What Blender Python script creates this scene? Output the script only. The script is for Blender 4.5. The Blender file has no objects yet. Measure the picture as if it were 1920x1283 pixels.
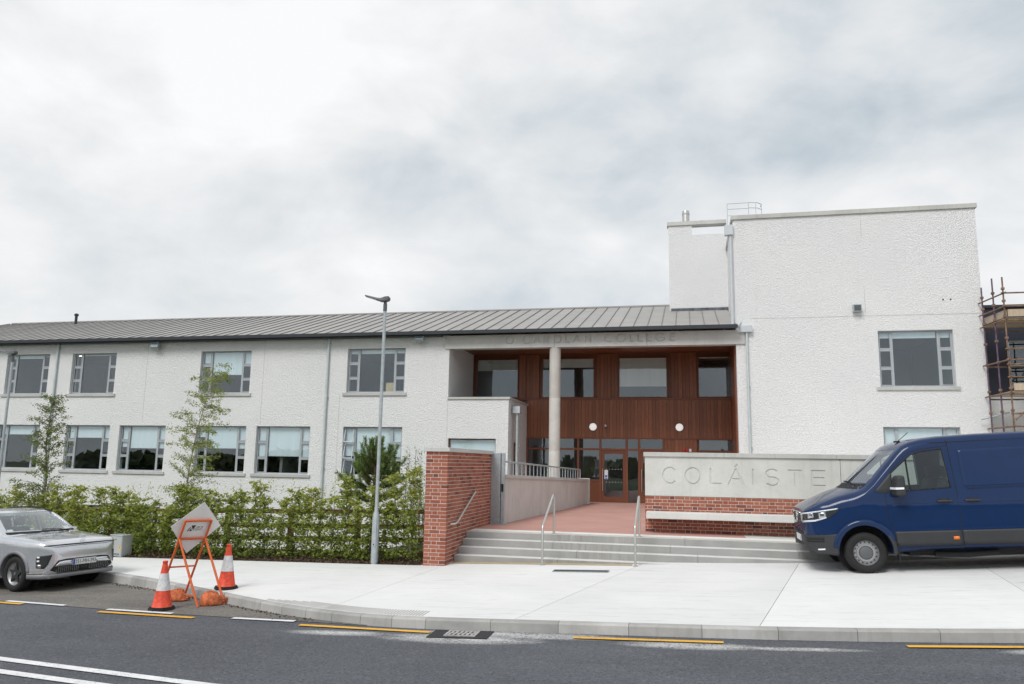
import bpy, bmesh, math, random
import numpy as np
from mathutils import Vector, Matrix
R = math.radians
random.seed(7); rng = np.random.default_rng(11)
sc = bpy.context.scene
C = sc.collection

# ------------------------------------------------------------------ camera
cam_d = bpy.data.cameras.new('camera'); cam = bpy.data.objects.new('camera', cam_d); C.objects.link(cam)
cam_d.sensor_fit = 'HORIZONTAL'; cam_d.sensor_width = 36.0; cam_d.lens = 1451/1920*36.0
cam_d.clip_start = 0.1; cam_d.clip_end = 2000
cam.matrix_world = (Matrix.Translation((0, 0, 1.5)) @ Matrix.Rotation(R(12.77), 4, 'Z') @ Matrix.Rotation(R(90+8.92), 4, 'X')
                    @ Matrix.Rotation(R(0.95), 4, 'Z'))
sc.camera = cam

# ------------------------------------------------------------------ world: overcast sky
w = bpy.data.worlds.new('World'); sc.world = w; w.use_nodes = True
nt = w.node_tree; nt.nodes.clear(); N = nt.nodes.new; L = nt.links.new
SUN_EL, SUN_AZ = 47.0, 200.0            # compass-like azimuth: 180 = from behind the camera
out = N('ShaderNodeOutputWorld'); bg = N('ShaderNodeBackground'); L(bg.outputs[0], out.inputs[0])
sky = N('ShaderNodeTexSky'); sky.sky_type = 'NISHITA'; sky.sun_disc = False
sky.sun_elevation = R(SUN_EL); sky.sun_rotation = R(SUN_AZ); sky.dust_density = 2.0
sk = N('ShaderNodeVectorMath'); sk.operation = 'SCALE'; sk.inputs['Scale'].default_value = 0.10; L(sky.outputs[0], sk.inputs[0])
tc = N('ShaderNodeTexCoord'); sep = N('ShaderNodeSeparateXYZ'); L(tc.outputs['Generated'], sep.inputs[0])
def wm(op, a, b=None):
    m = N('ShaderNodeMath'); m.operation = op
    for i, v in enumerate((a, b)):
        if v is None: continue
        if isinstance(v, (int, float)): m.inputs[i].default_value = v
        else: L(v, m.inputs[i])
    return m.outputs[0]
cmb = N('ShaderNodeCombineXYZ'); L(sep.outputs[0], cmb.inputs[0]); L(sep.outputs[1], cmb.inputs[1]); L(wm('MULTIPLY', sep.outputs[2], 1.7), cmb.inputs[2])
OFF1, OFF2 = (0.6, 14.3, 0), (4.1, -6.2, 0)
def wnoise(scale, detail, rough, dist, off=(0, 0, 0), stretch=(1, 1, 1)):
    mp = N('ShaderNodeMapping'); mp.inputs['Location'].default_value = off; mp.inputs['Scale'].default_value = stretch
    L(cmb.outputs[0], mp.inputs[0])
    n = N('ShaderNodeTexNoise'); L(mp.outputs[0], n.inputs['Vector'])
    n.inputs['Scale'].default_value = scale; n.inputs['Detail'].default_value = detail
    n.inputs['Roughness'].default_value = rough; n.inputs['Distortion'].default_value = dist
    return n.outputs['Fac']
n1 = wnoise(2.1, 4.0, 0.5, 0.35, OFF1)
n2 = wnoise(5.2, 8.0, 0.56, 0.25, OFF2)
mixn = wm('ADD', wm('MULTIPLY', n1, 0.61), wm('MULTIPLY', n2, 0.39))
cr = N('ShaderNodeValToRGB'); L(mixn, cr.inputs[0])
el = cr.color_ramp.elements
el[0].position = 0.36; el[0].color = (0.405, 0.455, 0.495, 1)
el[1].position = 0.635; el[1].color = (0.765, 0.767, 0.770, 1)
e = el.new(0.44); e.color = (0.525, 0.562, 0.588, 1)
e = el.new(0.50); e.color = (0.612, 0.630, 0.642, 1)
e = el.new(0.55); e.color = (0.675, 0.683, 0.689, 1)
mx = N('ShaderNodeMix'); mx.data_type = 'RGBA'; mx.inputs[0].default_value = 0.95
L(sk.outputs[0], mx.inputs[6]); L(cr.outputs[0], mx.inputs[7])
L(mx.outputs[2], bg.inputs[0]); bg.inputs[1].default_value = 0.94

# ------------------------------------------------------------------ sun (overcast)
sd = bpy.data.lights.new('sun', 'SUN'); sun = bpy.data.objects.new('sun', sd); C.objects.link(sun)
sd.energy = 1.5; sd.angle = R(24); sd.color = (1.0, 0.985, 0.965)
az = R(SUN_AZ); d = Vector((math.sin(az)*math.cos(R(SUN_EL)), math.cos(az)*math.cos(R(SUN_EL)), math.sin(R(SUN_EL))))
sun.rotation_euler = d.to_track_quat('Z', 'Y').to_euler(); sun.location = (0, -20, 40)
vs = sc.view_settings; vs.view_transform = 'Standard'; vs.look = 'None'; vs.exposure = 0.48; vs.gamma = 1.0; vs.use_curve_mapping = False
sc.cycles.max_bounces = 8; sc.cycles.transparent_max_bounces = 16

# ------------------------------------------------------------------ materials
class NT:
    def __init__(s, name):
        s.m = bpy.data.materials.new(name); s.m.use_nodes = True; s.t = s.m.node_tree; s.t.nodes.clear()
        s.out = s.t.nodes.new('ShaderNodeOutputMaterial')
    def n(s, typ, **kw):
        x = s.t.nodes.new(typ)
        for k, v in kw.items(): setattr(x, k, v)
        return x
    def l(s, a, b): s.t.links.new(a, b)
    def set(s, sock, v):
        if hasattr(v, 'is_linked') or isinstance(v, bpy.types.NodeSocket): s.l(v, sock)
        else: sock.default_value = v
    def math(s, op, a, b=0.0, c=None):
        x = s.n('ShaderNodeMath', operation=op); s.set(x.inputs[0], a); s.set(x.inputs[1], b)
        if c is not None: s.set(x.inputs[2], c)
        return x.outputs[0]
    def mix(s, f, a, b, blend='MIX'):
        x = s.n('ShaderNodeMix', data_type='RGBA', blend_type=blend)
        s.set(x.inputs[0], f); s.set(x.inputs[6], a if not isinstance(a, tuple) else (*a[:3], 1)); s.set(x.inputs[7], b if not isinstance(b, tuple) else (*b[:3], 1))
        return x.outputs[2]
    def pos(s, kind='P', scale=(1, 1, 1), loc=(0, 0, 0)):
        src = s.n('ShaderNodeNewGeometry').outputs['Position'] if kind == 'P' else s.n('ShaderNodeTexCoord').outputs['Object']
        mp = s.n('ShaderNodeMapping'); s.l(src, mp.inputs[0]); mp.inputs['Scale'].default_value = scale; mp.inputs['Location'].default_value = loc
        return mp.outputs[0]
    def noise(s, vec, scale, detail=3, rough=.55, dist=0):
        x = s.n('ShaderNodeTexNoise'); s.l(vec, x.inputs['Vector'])
        x.inputs['Scale'].default_value = scale; x.inputs['Detail'].default_value = detail; x.inputs['Roughness'].default_value = rough; x.inputs['Distortion'].default_value = dist
        return x.outputs['Fac']
    def vor(s, vec, scale, feat='F1', rnd=1.0):
        x = s.n('ShaderNodeTexVoronoi', feature=feat); s.l(vec, x.inputs['Vector']); x.inputs['Scale'].default_value = scale; x.inputs['Randomness'].default_value = rnd
        return x.outputs['Distance']
    def ramp(s, f, *st):
        x = s.n('ShaderNodeMapRange'); s.l(f, x.inputs[0]); x.inputs[1].default_value = st[0]; x.inputs[2].default_value = st[1]
        x.inputs[3].default_value = st[2] if len(st) > 2 else 0.; x.inputs[4].default_value = st[3] if len(st) > 3 else 1.
        return x.outputs[0]
    def bump(s, h, dist, strength=1.0, nrm=None):
        x = s.n('ShaderNodeBump'); s.l(h, x.inputs['Height']); x.inputs['Distance'].default_value = dist; x.inputs['Strength'].default_value = strength
        if nrm is not None: s.l(nrm, x.inputs['Normal'])
        return x.outputs[0]
    def bsdf(s, col, rough=.6, metal=0., nrm=None, spec=.5, coat=0., trans=None):
        b = s.n('ShaderNodeBsdfPrincipled')
        s.set(b.inputs['Base Color'], col if not isinstance(col, tuple) else (*col[:3], 1)); s.set(b.inputs['Roughness'], rough); s.set(b.inputs['Metallic'], metal)
        b.inputs['Specular IOR Level'].default_value = spec; b.inputs['Coat Weight'].default_value = coat; b.inputs['Coat Roughness'].default_value = .03; b.inputs['Coat IOR'].default_value = 1.4
        if nrm is not None: s.l(nrm, b.inputs['Normal'])
        s.l(b.outputs[0], s.out.inputs[0]); return b
    def rnd(s): return s.n('ShaderNodeObjectInfo').outputs['Random']

def plain(name, col, rough=.6, metal=0., var=.12, vs=4., bump=0., bs=60., spec=.5, coat=0., kind='O', rnd=0.):
    t = NT(name); p = t.pos(kind)
    f = t.noise(p, vs, 4, .6)
    f = t.ramp(f, .3, .7)
    a = tuple(c*(1-var) for c in col); b = tuple(min(1, c*(1+var)) for c in col)
    c = t.mix(f, a, b)
    if rnd:
        c = t.mix(1.0, c, t.mix(t.rnd(), (1-rnd,)*3, (1+rnd,)*3), 'MULTIPLY')
    nrm = t.bump(t.noise(p, bs, 4, .6), bump) if bump else None
    t.bsdf(c, rough, metal, nrm, spec, coat)
    return t.m
M = {}
# render (roughcast) --------------------------------------------------------
t = NT('roughcast render'); p = t.pos()
b1 = t.noise(p, 21, 3, .74, .3); b2 = t.noise(p, 48, 2, .6)
h = t.math('ADD', t.ramp(b1, .36, .66), t.math('MULTIPLY', b2, .35))
big = t.noise(p, .35, 4, .55); st = t.noise(t.pos('P', (3.0, 3.0, .25)), 1.2, 4, .6)
c = t.mix(t.ramp(big, .35, .7), (.86, .865, .87), (.91, .91, .908))
c = t.mix(t.ramp(st, .60, .85, 0, .22), c, (.62, .615, .59)); c = t.mix(t.ramp(b1, .30, .46, .30, 0), c, (.55, .55, .55))
t.bsdf(c, .9, 0, t.bump(h, .0235, .9), .25); M['wall'] = t.m
# concrete ------------------------------------------------------------------
def concrete(name, ca, cb, streak=.0, sc_=(1, 1, 1), sharp=.004, streakcol=(.22, .2, .15), rnd=0.):
    t = NT(name); p = t.pos()
    a = t.noise(p, 1.3, 6, .62, .3); b = t.noise(p, 9, 5, .65); g = t.noise(p, 130, 3, .6)
    c = t.mix(t.ramp(a, .32, .68), ca, cb)
    c = t.mix(t.ramp(b, .55, .8, 0, .28), c, tuple(x*.72 for x in ca))
    c = t.mix(t.ramp(g, .6, .78, 0, .22), c, tuple(x*.55 for x in ca))
    if streak:
        s_ = t.noise(t.pos('P', (5.5, 5.5, .35)), 1.6, 5, .65); c = t.mix(t.ramp(s_, .52, .78, 0, streak), c, streakcol)
    if rnd: c = t.mix(1., c, t.mix(t.rnd(), (1-rnd,)*3, (1+rnd,)*3), 'MULTIPLY')
    t.bsdf(c, .85, 0, t.bump(t.math('ADD', t.math('MULTIPLY', b, .4), g), sharp), .3)
    return t.m
M['conc'] = concrete('smooth grey concrete', (.55, .55, .52), (.65, .645, .61), .18)
M['beamc'] = concrete('dull beam concrete', (.52, .515, .50), (.62, .615, .595), .15)
M['coping'] = concrete('pale coping concrete', (.46, .455, .435), (.56, .555, .53), .30)
M['col'] = concrete('cast column concrete', (.50, .475, .44), (.62, .60, .565), .25, streakcol=(.36, .31, .25))
M['step'] = concrete('step concrete', (.37, .37, .36), (.47, .465, .455), .20)
M['rampc'] = concrete('board marked ramp concrete', (.54, .515, .49), (.64, .615, .59), .40, streakcol=(.28, .25, .22))
M['kerb'] = concrete('kerb concrete', (.32, .315, .305), (.45, .445, .43), .35, rnd=.14)
M['sill'] = concrete('sill concrete', (.44, .44, .43), (.56, .555, .54), .2)
# stair with algae streaks under the landing --------------------------------
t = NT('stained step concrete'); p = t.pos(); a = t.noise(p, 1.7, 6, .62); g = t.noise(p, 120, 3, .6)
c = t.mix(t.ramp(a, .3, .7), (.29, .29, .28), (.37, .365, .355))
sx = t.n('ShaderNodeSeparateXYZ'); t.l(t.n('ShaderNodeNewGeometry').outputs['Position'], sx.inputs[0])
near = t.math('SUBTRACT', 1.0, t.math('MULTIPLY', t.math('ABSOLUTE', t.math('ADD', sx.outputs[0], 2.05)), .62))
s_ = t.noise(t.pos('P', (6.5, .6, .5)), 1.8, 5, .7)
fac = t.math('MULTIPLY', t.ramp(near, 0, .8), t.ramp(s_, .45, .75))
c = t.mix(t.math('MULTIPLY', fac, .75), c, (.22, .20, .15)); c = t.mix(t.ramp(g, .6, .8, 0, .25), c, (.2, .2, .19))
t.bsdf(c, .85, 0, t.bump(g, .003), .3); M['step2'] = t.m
# pavement ------------------------------------------------------------------
t = NT('new pavement concrete'); p = t.pos()
a = t.noise(p, .55, 5, .6, .4); b = t.noise(t.pos('P', (1, 2.5, 1)), 2.2, 6, .7, .6); g = t.noise(p, 160, 3, .6); tr = t.noise(t.pos('P', (.7, 9, 1), (3, 0, 0)), 1.0, 6, .75, 1.2)
c = t.mix(t.ramp(a, .3, .7), (.68, .68, .67), (.76, .76, .745))
c = t.mix(t.ramp(b, .56, .80, 0, .42), c, (.45, .44, .42)); c = t.mix(t.ramp(tr, .55, .72, 0, .48), c, (.33, .33, .33))
c = t.mix(t.ramp(g, .62, .8, 0, .15), c, (.4, .4, .4)); c = t.mix(t.ramp(t.vor(p, 1.7), .010, .020, .75, 0), c, (.2, .2, .2))
c = t.mix(1., c, t.mix(t.rnd(), (.93, .93, .93), (1.04, 1.04, 1.04)), 'MULTIPLY')
t.bsdf(c, .88, 0, t.bump(t.math('ADD', g, t.math('MULTIPLY', b, .6)), .003), .3); M['pave'] = t.m
# asphalt -------------------------------------------------------------------
def asphalt(name, ca, cb, dust, dustamt, band=None):  # band: ellipses of dust
    t = NT(name); p = t.pos()
    a = t.noise(p, .45, 4, .6, .3); lanes = t.noise(t.pos('P', (.12, 1.1, 1)), 1.0, 4, .6)
    sp = t.vor(p, 26); g = t.noise(p, 21, 5, .85)
    c = t.mix(t.ramp(a, .3, .7), ca, cb)
    c = t.mix(t.ramp(lanes, .5, .75, 0, .35), c, tuple(x*1.55 for x in cb))
    c = t.mix(t.ramp(g, .50, .70, 0, .62), c, tuple(min(1, x*2.3) for x in cb))
    c = t.mix(t.ramp(sp, .10, .34, .95, 0), c, tuple(x*.30 for x in ca))
    d_ = t.math('MULTIPLY', t.ramp(t.noise(t.pos('P', (.5, 1.6, 1)), 1.3, 6, .75, .6), .42, .62), t.ramp(t.noise(p, 45, 3, .8), .38, .58))
    if band is not None:
        s2 = t.n('ShaderNodeSeparateXYZ'); t.l(t.n('ShaderNodeNewGeometry').outputs['Position'], s2.inputs[0]); tot = None
        for (du, dv, ru, rv) in band:      # spilt stone dust lying along the channel
            a_ = t.math('POWER', t.math('DIVIDE', t.math('SUBTRACT', s2.outputs[0], du), ru), 2.0); b_ = t.math('POWER', t.math('DIVIDE', t.math('SUBTRACT', s2.outputs[1], dv), rv), 2.0)
            k = t.ramp(t.math('ADD', a_, b_), 0.0, 1.0, 1.0, 0.0); tot = k if tot is None else t.math('MAXIMUM', tot, k)
        ns = t.math('ADD', t.noise(t.pos('P', (1.2, 3.5, 1)), 1.7, 6, .7, .8), t.math('MULTIPLY', t.math('SUBTRACT', t.noise(p, 34, 4, .9), .5), 2.2))
        d_ = t.math('ADD', t.math('MULTIPLY', d_, .025), t.ramp(t.math('MULTIPLY', tot, ns), .14, .62)); d_ = t.math('MINIMUM', d_, 1.0)
    c = t.mix(t.math('MULTIPLY', d_, dustamt), c, dust)
    hh = t.math('ADD', t.math('MULTIPLY', t.ramp(sp, 0, .4), .6), g)
    t.bsdf(c, .82, 0, t.bump(hh, .006), .35); return t.m
M['road'] = asphalt('new dark asphalt', (.066, .070, .080), (.094, .099, .112), (.60, .595, .58), .9, [(-2.9, 9.95, 1.4, .36), (-2.3, 10.28, 2.0, .28), (.0, 10.0, 1.1, .26), (4.0, 10.0, .8, .2), (-4.6, 10.05, 1.0, .2), (1.2, 9.98, 1.0, .13)])
M['layby'] = asphalt('dusty layby asphalt', (.105, .10, .095), (.15, .145, .135), (.27, .235, .19), .65)
def paint(name, col):
    t = NT(name); p = t.pos(); a = t.noise(p, 6, 4, .6); w1 = t.noise(p, 34, 5, .8); w2 = t.noise(p, 1.6, 3, .6)
    c = t.mix(t.ramp(a, .3, .7), tuple(x*.82 for x in col), col)
    wear = t.ramp(t.math('ADD', w1, t.math('MULTIPLY', w2, .35)), .74, .86, 0, .85)
    c = t.mix(wear, c, (.085, .088, .095)); t.bsdf(c, .7, 0, t.bump(w1, .004), .35); return t.m
M['yellow'] = paint('yellow road paint', (.80, .44, .055)); M['white'] = paint('white road paint', (.80, .80, .81))
t = NT('red terrace surface'); p = t.pos(); a = t.noise(p, .8, 5, .6); g = t.noise(p, 140, 3, .7)
c = t.mix(t.ramp(a, .3, .7), (.44, .245, .205), (.51, .295, .25)); c = t.mix(t.ramp(g, .5, .8, 0, .4), c, (.58, .39, .35))
t.bsdf(c, .9, 0, t.bump(g, .003), .25); M['red'] = t.m
# brick ---------------------------------------------------------------------
t = NT('red brick'); p = t.pos('O'); pw = t.pos()
g = t.noise(pw, 60, 5, .7); a = t.noise(pw, 14, 4, .6); atb = t.n('ShaderNodeAttribute'); atb.attribute_name = 'rnd'; r = t.math('FRACT', t.math('ADD', t.rnd(), atb.outputs['Fac']))
c = t.mix(r, (.275, .085, .053), (.39, .145, .092)); c = t.mix(t.ramp(t.math('FRACT', t.math('MULTIPLY', r, 7.3)), .90, .94), c, (.17, .062, .05))
c = t.mix(t.ramp(a, .5, .75, 0, .5), c, (.20, .07, .05)); c = t.mix(t.ramp(g, .62, .8, 0, .5), c, (.48, .30, .24))
t.bsdf(c, .9, 0, t.bump(t.math('ADD', g, a), .006), .25); M['brick'] = t.m
M['mortar'] = plain('pale lime mortar', (.57, .54, .50), .95, var=.15, vs=9, bump=.006, bs=90, kind='P')
# timber cladding -----------------------------------------------------------
def timber(name, ca, cb, cc, rnd=.25):
    t = NT(name); pw = t.pos('P', (14, 14, .8)); f = t.noise(pw, 3.0, 5, .65, .8); f2 = t.noise(t.pos('P', (1, 1, .4)), 1.0, 3)
    r = t.rnd(); c = t.mix(t.ramp(f, .3, .7), ca, cb); c = t.mix(t.ramp(f2, .4, .7, 0, .5), c, cc)
    c = t.mix(1., c, t.mix(r, (1-rnd, 1-rnd, 1-rnd), (1+rnd, 1+rnd*.95, 1+rnd*.9)), 'MULTIPLY')
    t.bsdf(c, .42, 0, t.bump(f, .0015), .45); return t.m
M['timber'] = timber('stained iroko boards', (.165, .056, .025), (.27, .098, .046), (.21, .072, .033), .22)
M['tframe'] = timber('stained timber frame', (.145, .046, .021), (.205, .07, .033), (.165, .054, .025), .1)
M['fence'] = timber('treated fence timber', (.13, .075, .030), (.20, .12, .05), (.16, .09, .04), .2)
M['navy'] = plain('navy cladding', (.018, .022, .040), .5, var=.2, vs=1.2)
M['alu'] = plain('grey window frame', (.40, .43, .455), .45, .2, var=.06)
M['zinc'] = plain('zinc roof sheet', (.33, .32, .305), .55, .1, var=.09, vs=1.3, kind='P', rnd=.05)
M['seam'] = plain('roof seam zinc', (.15, .145, .14), .5, .2, var=.1)
M['gutter'] = plain('dark gutter', (.035, .04, .048), .45, .2, var=.1)
M['galv'] = plain('galvanised steel', (.40, .44, .46), .5, .35, var=.14, vs=14, bump=.0008, bs=60)
M['pipe'] = plain('zinc downpipe', (.54, .60, .61), .5, .2, var=.10, vs=3)
M['hopper'] = plain('pale hopper box', (.55, .58, .61), .5, .1, var=.06)
M['steel'] = plain('brushed stainless', (.56, .55, .52), .34, .8, var=.08, vs=20)
M['flash'] = plain('lead flashing', (.10, .11, .125), .5, .3, var=.6, vs=5, bump=.02, bs=9, kind='P')
M['dark'] = plain('dark plastic', (.02, .021, .023), .55, var=.15)
M['black'] = plain('black rubber', (.011, .011, .012), .8, var=.25, vs=20, bump=.001, bs=90)
M['lamphead'] = plain('grey lantern', (.09, .10, .105), .5, .2, var=.1)
t = NT('lit opal lamp'); b_ = t.bsdf((.80, .80, .79), .3); b_.inputs['Emission Color'].default_value = (1, .97, .93, 1); b_.inputs['Emission Strength'].default_value = .32; M['wlamp'] = t.m
M['diff'] = plain('opal lens', (.72, .72, .70), .3, var=.03)
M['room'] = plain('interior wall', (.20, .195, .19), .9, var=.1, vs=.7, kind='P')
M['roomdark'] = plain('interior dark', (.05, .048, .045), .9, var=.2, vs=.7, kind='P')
t = NT('roller blind'); p = t.pos(); f = t.noise(t.pos('P', (2, 2, .2)), 2.0, 3)
c = t.mix(t.ramp(f, .3, .7), (.70, .765, .77), (.78, .83, .83)); t.bsdf(c, .9, 0, None, .2); M['blind'] = t.m
t = NT('cream blind'); t.bsdf(t.mix(t.ramp(t.noise(t.pos('P', (2, 2, .2)), 2., 3), .3, .7), (.60, .60, .56), (.68, .67, .63)), .9, 0, None, .2); M['blind2'] = t.m
def glass(name, tint=(.9, .93, .94), f0=.045, wob=.0):
    t = NT(name); ge = t.n('ShaderNodeNewGeometry'); dp = t.n('ShaderNodeVectorMath', operation='DOT_PRODUCT'); t.l(ge.outputs['Normal'], dp.inputs[0]); t.l(ge.outputs['Incoming'], dp.inputs[1])
    k = t.math('POWER', t.math('SUBTRACT', 1.0, t.math('ABSOLUTE', dp.outputs['Value'])), 5.0); fac = t.math('ADD', t.math('MULTIPLY', k, 1-f0), f0)
    g = t.n('ShaderNodeBsdfGlossy'); g.inputs['Roughness'].default_value = .0; g.inputs['Color'].default_value = (.88, .94, 1, 1)
    if wob:
        nb = t.bump(t.noise(t.pos(), .9, 2, .5), wob); t.l(nb, g.inputs['Normal'])
    tr = t.n('ShaderNodeBsdfTransparent'); tr.inputs[0].default_value = (*tint, 1)
    mxs = t.n('ShaderNodeMixShader'); t.l(fac, mxs.inputs[0]); t.l(tr.outputs[0], mxs.inputs[1]); t.l(g.outputs[0], mxs.inputs[2]); t.l(mxs.outputs[0], t.out.inputs[0])
    return t.m
M['glass'] = glass('window glass', (.93, .96, .97), .085, .003)
M['carglass'] = glass('car glass', (.66, .74, .71), .075)
M['screen'] = glass('windscreen glass', (.82, .88, .86), .23)
M['clear'] = glass('lamp lens', (.9, .92, .94), .06)
def leafmat(name, stops, trans=.35):
    t = NT(name); at = t.n('ShaderNodeAttribute'); at.attribute_name = 'rnd'; cr_ = t.n('ShaderNodeValToRGB'); t.l(at.outputs['Fac'], cr_.inputs[0])
    e_ = cr_.color_ramp.elements
    while len(e_) < len(stops): e_.new(.5)
    for i, (q, cc) in enumerate(stops): e_[i].position = q; e_[i].color = (*cc, 1)
    b = t.n('ShaderNodeBsdfPrincipled'); t.l(cr_.outputs[0], b.inputs['Base Color']); b.inputs['Roughness'].default_value = .55; b.inputs['Specular IOR Level'].default_value = .35
    tl = t.n('ShaderNodeBsdfTranslucent'); t.l(cr_.outputs[0], tl.inputs[0])
    ms = t.n('ShaderNodeMixShader'); ms.inputs[0].default_value = trans; t.l(b.outputs[0], ms.inputs[1]); t.l(tl.outputs[0], ms.inputs[2]); t.l(ms.outputs[0], t.out.inputs[0])
    return t.m
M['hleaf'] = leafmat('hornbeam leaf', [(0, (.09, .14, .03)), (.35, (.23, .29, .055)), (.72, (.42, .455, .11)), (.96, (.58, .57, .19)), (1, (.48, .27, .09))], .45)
M['bleaf'] = leafmat('birch leaf', [(0, (.07, .11, .022)), (.5, (.14, .19, .04)), (1, (.27, .31, .07))])
M['bleaf2'] = leafmat('fresh birch leaf', [(0, (.12, .17, .022)), (.5, (.23, .29, .04)), (1, (.38, .41, .075))])
M['wleaf'] = leafmat('willow leaf', [(0, (.10, .14, .05)), (.6, (.22, .27, .10)), (1, (.36, .38, .17))])
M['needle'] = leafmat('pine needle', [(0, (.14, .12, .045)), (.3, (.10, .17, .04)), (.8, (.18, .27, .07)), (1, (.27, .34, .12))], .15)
M['far'] = leafmat('far foliage', [(0, (.07, .095, .04)), (1, (.17, .20, .075))], .1)
M['bark'] = plain('grey bark', (.16, .13, .10), .9, var=.35, vs=22, bump=.004, bs=40)
M['birch'] = plain('birch bark', (.42, .38, .34), .8, var=.4, vs=16, bump=.002, bs=50)
M['pbark'] = plain('pine bark', (.12, .075, .045), .9, var=.3, vs=22, bump=.004, bs=40)
M['soil'] = plain('bark mulch', (.062, .042, .030), .95, var=.55, vs=22, bump=.03, bs=28, kind='P')
M['chip'] = leafmat('bark chip', [(0, (.035, .022, .014)), (.6, (.09, .055, .03)), (1, (.19, .12, .065))], 0.02)
M['bank'] = plain('rough grass bank', (.07, .085, .03), .95, var=.4, vs=4, bump=.03, bs=25, kind='P')
M['field'] = plain('distant ground', (.08, .09, .04), .95, var=.3, vs=.3, kind='P')
t = NT('orange painted steel'); p = t.pos('O'); c = t.mix(t.ramp(t.noise(p, 11, 5, .7), .58, .78, 0, .6), (.62, .115, .025), (.30, .07, .03)); t.bsdf(c, .5, 0, None, .4); M['orange'] = t.m
M['conered'] = plain('cone red plastic', (.68, .075, .035), .55, var=.32, vs=16, spec=.4)
M['conewhite'] = plain('cone grey sleeve', (.60, .60, .61), .5, var=.24, vs=18)
M['bag'] = plain('orange sandbag cloth', (.50, .13, .050), .85, var=.45, vs=18, bump=.03, bs=16)
M['signback'] = plain('white sign back', (.80, .80, .79), .5, var=.05, vs=5)
M['cab'] = plain('grey cabinet', (.40, .42, .415), .5, var=.07)
M['print'] = plain('black print', (.02, .02, .022), .6, var=.1)
M['sticker'] = plain('yellow warning sticker', (.80, .42, .03), .5, var=.05)
M['blue'] = plain('blue print', (.03, .08, .45), .5, var=.05)
M['paper'] = plain('white paper', (.75, .76, .78), .7, var=.04)
M['redplastic'] = plain('red plastic', (.45, .02, .02), .4, var=.08)
M['scaf'] = plain('rusty scaffold tube', (.21, .13, .085), .6, .3, var=.5, vs=7, kind='P')
M['scafp'] = plain('purple scaffold tube', (.13, .085, .13), .6, .3, var=.5, vs=7, kind='P')
M['board'] = timber('scaffold board', (.36, .28, .20), (.50, .41, .31), (.42, .33, .24), .2)
M['card'] = plain('cardboard', (.52, .40, .20), .8, var=.1)
# vehicles
M['vanblue'] = plain('dark blue van paint', (.004, .021, .078), .38, .0, var=.05, coat=.8, spec=.12)
M['silver'] = plain('silver car paint', (.66, .675, .71), .24, .75, var=.03, coat=1.0)
M['vplastic'] = plain('grey bumper plastic', (.027, .028, .031), .55, var=.1, bump=.0006, bs=250)
M['cplastic'] = plain('satin grey cladding', (.22, .225, .24), .5, .2, var=.06)
M['chrome'] = plain('chrome', (.75, .76, .78), .12, 1.0, var=.02)
M['wheelsilver'] = plain('silver wheel', (.33, .335, .34), .4, .6, var=.1, vs=12)
M['hub'] = plain('grey hub cap', (.10, .105, .11), .5, var=.1)
M['seat'] = plain('dark seat cloth', (.03, .03, .033), .9, var=.15)
M['amber'] = plain('amber lens', (.75, .18, .02), .3, var=.05)
M['led'] = plain('white lamp', (.80, .82, .85), .2, var=.03)
M['plate'] = plain('white plate', (.70, .71, .72), .5, var=.04)
t = NT('lit ceiling lamp'); em = t.n('ShaderNodeEmission'); em.inputs[0].default_value = (1, .93, .80, 1); em.inputs[1].default_value = 2.2; t.l(em.outputs[0], t.out.inputs[0]); M['lit'] = t.m

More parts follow.
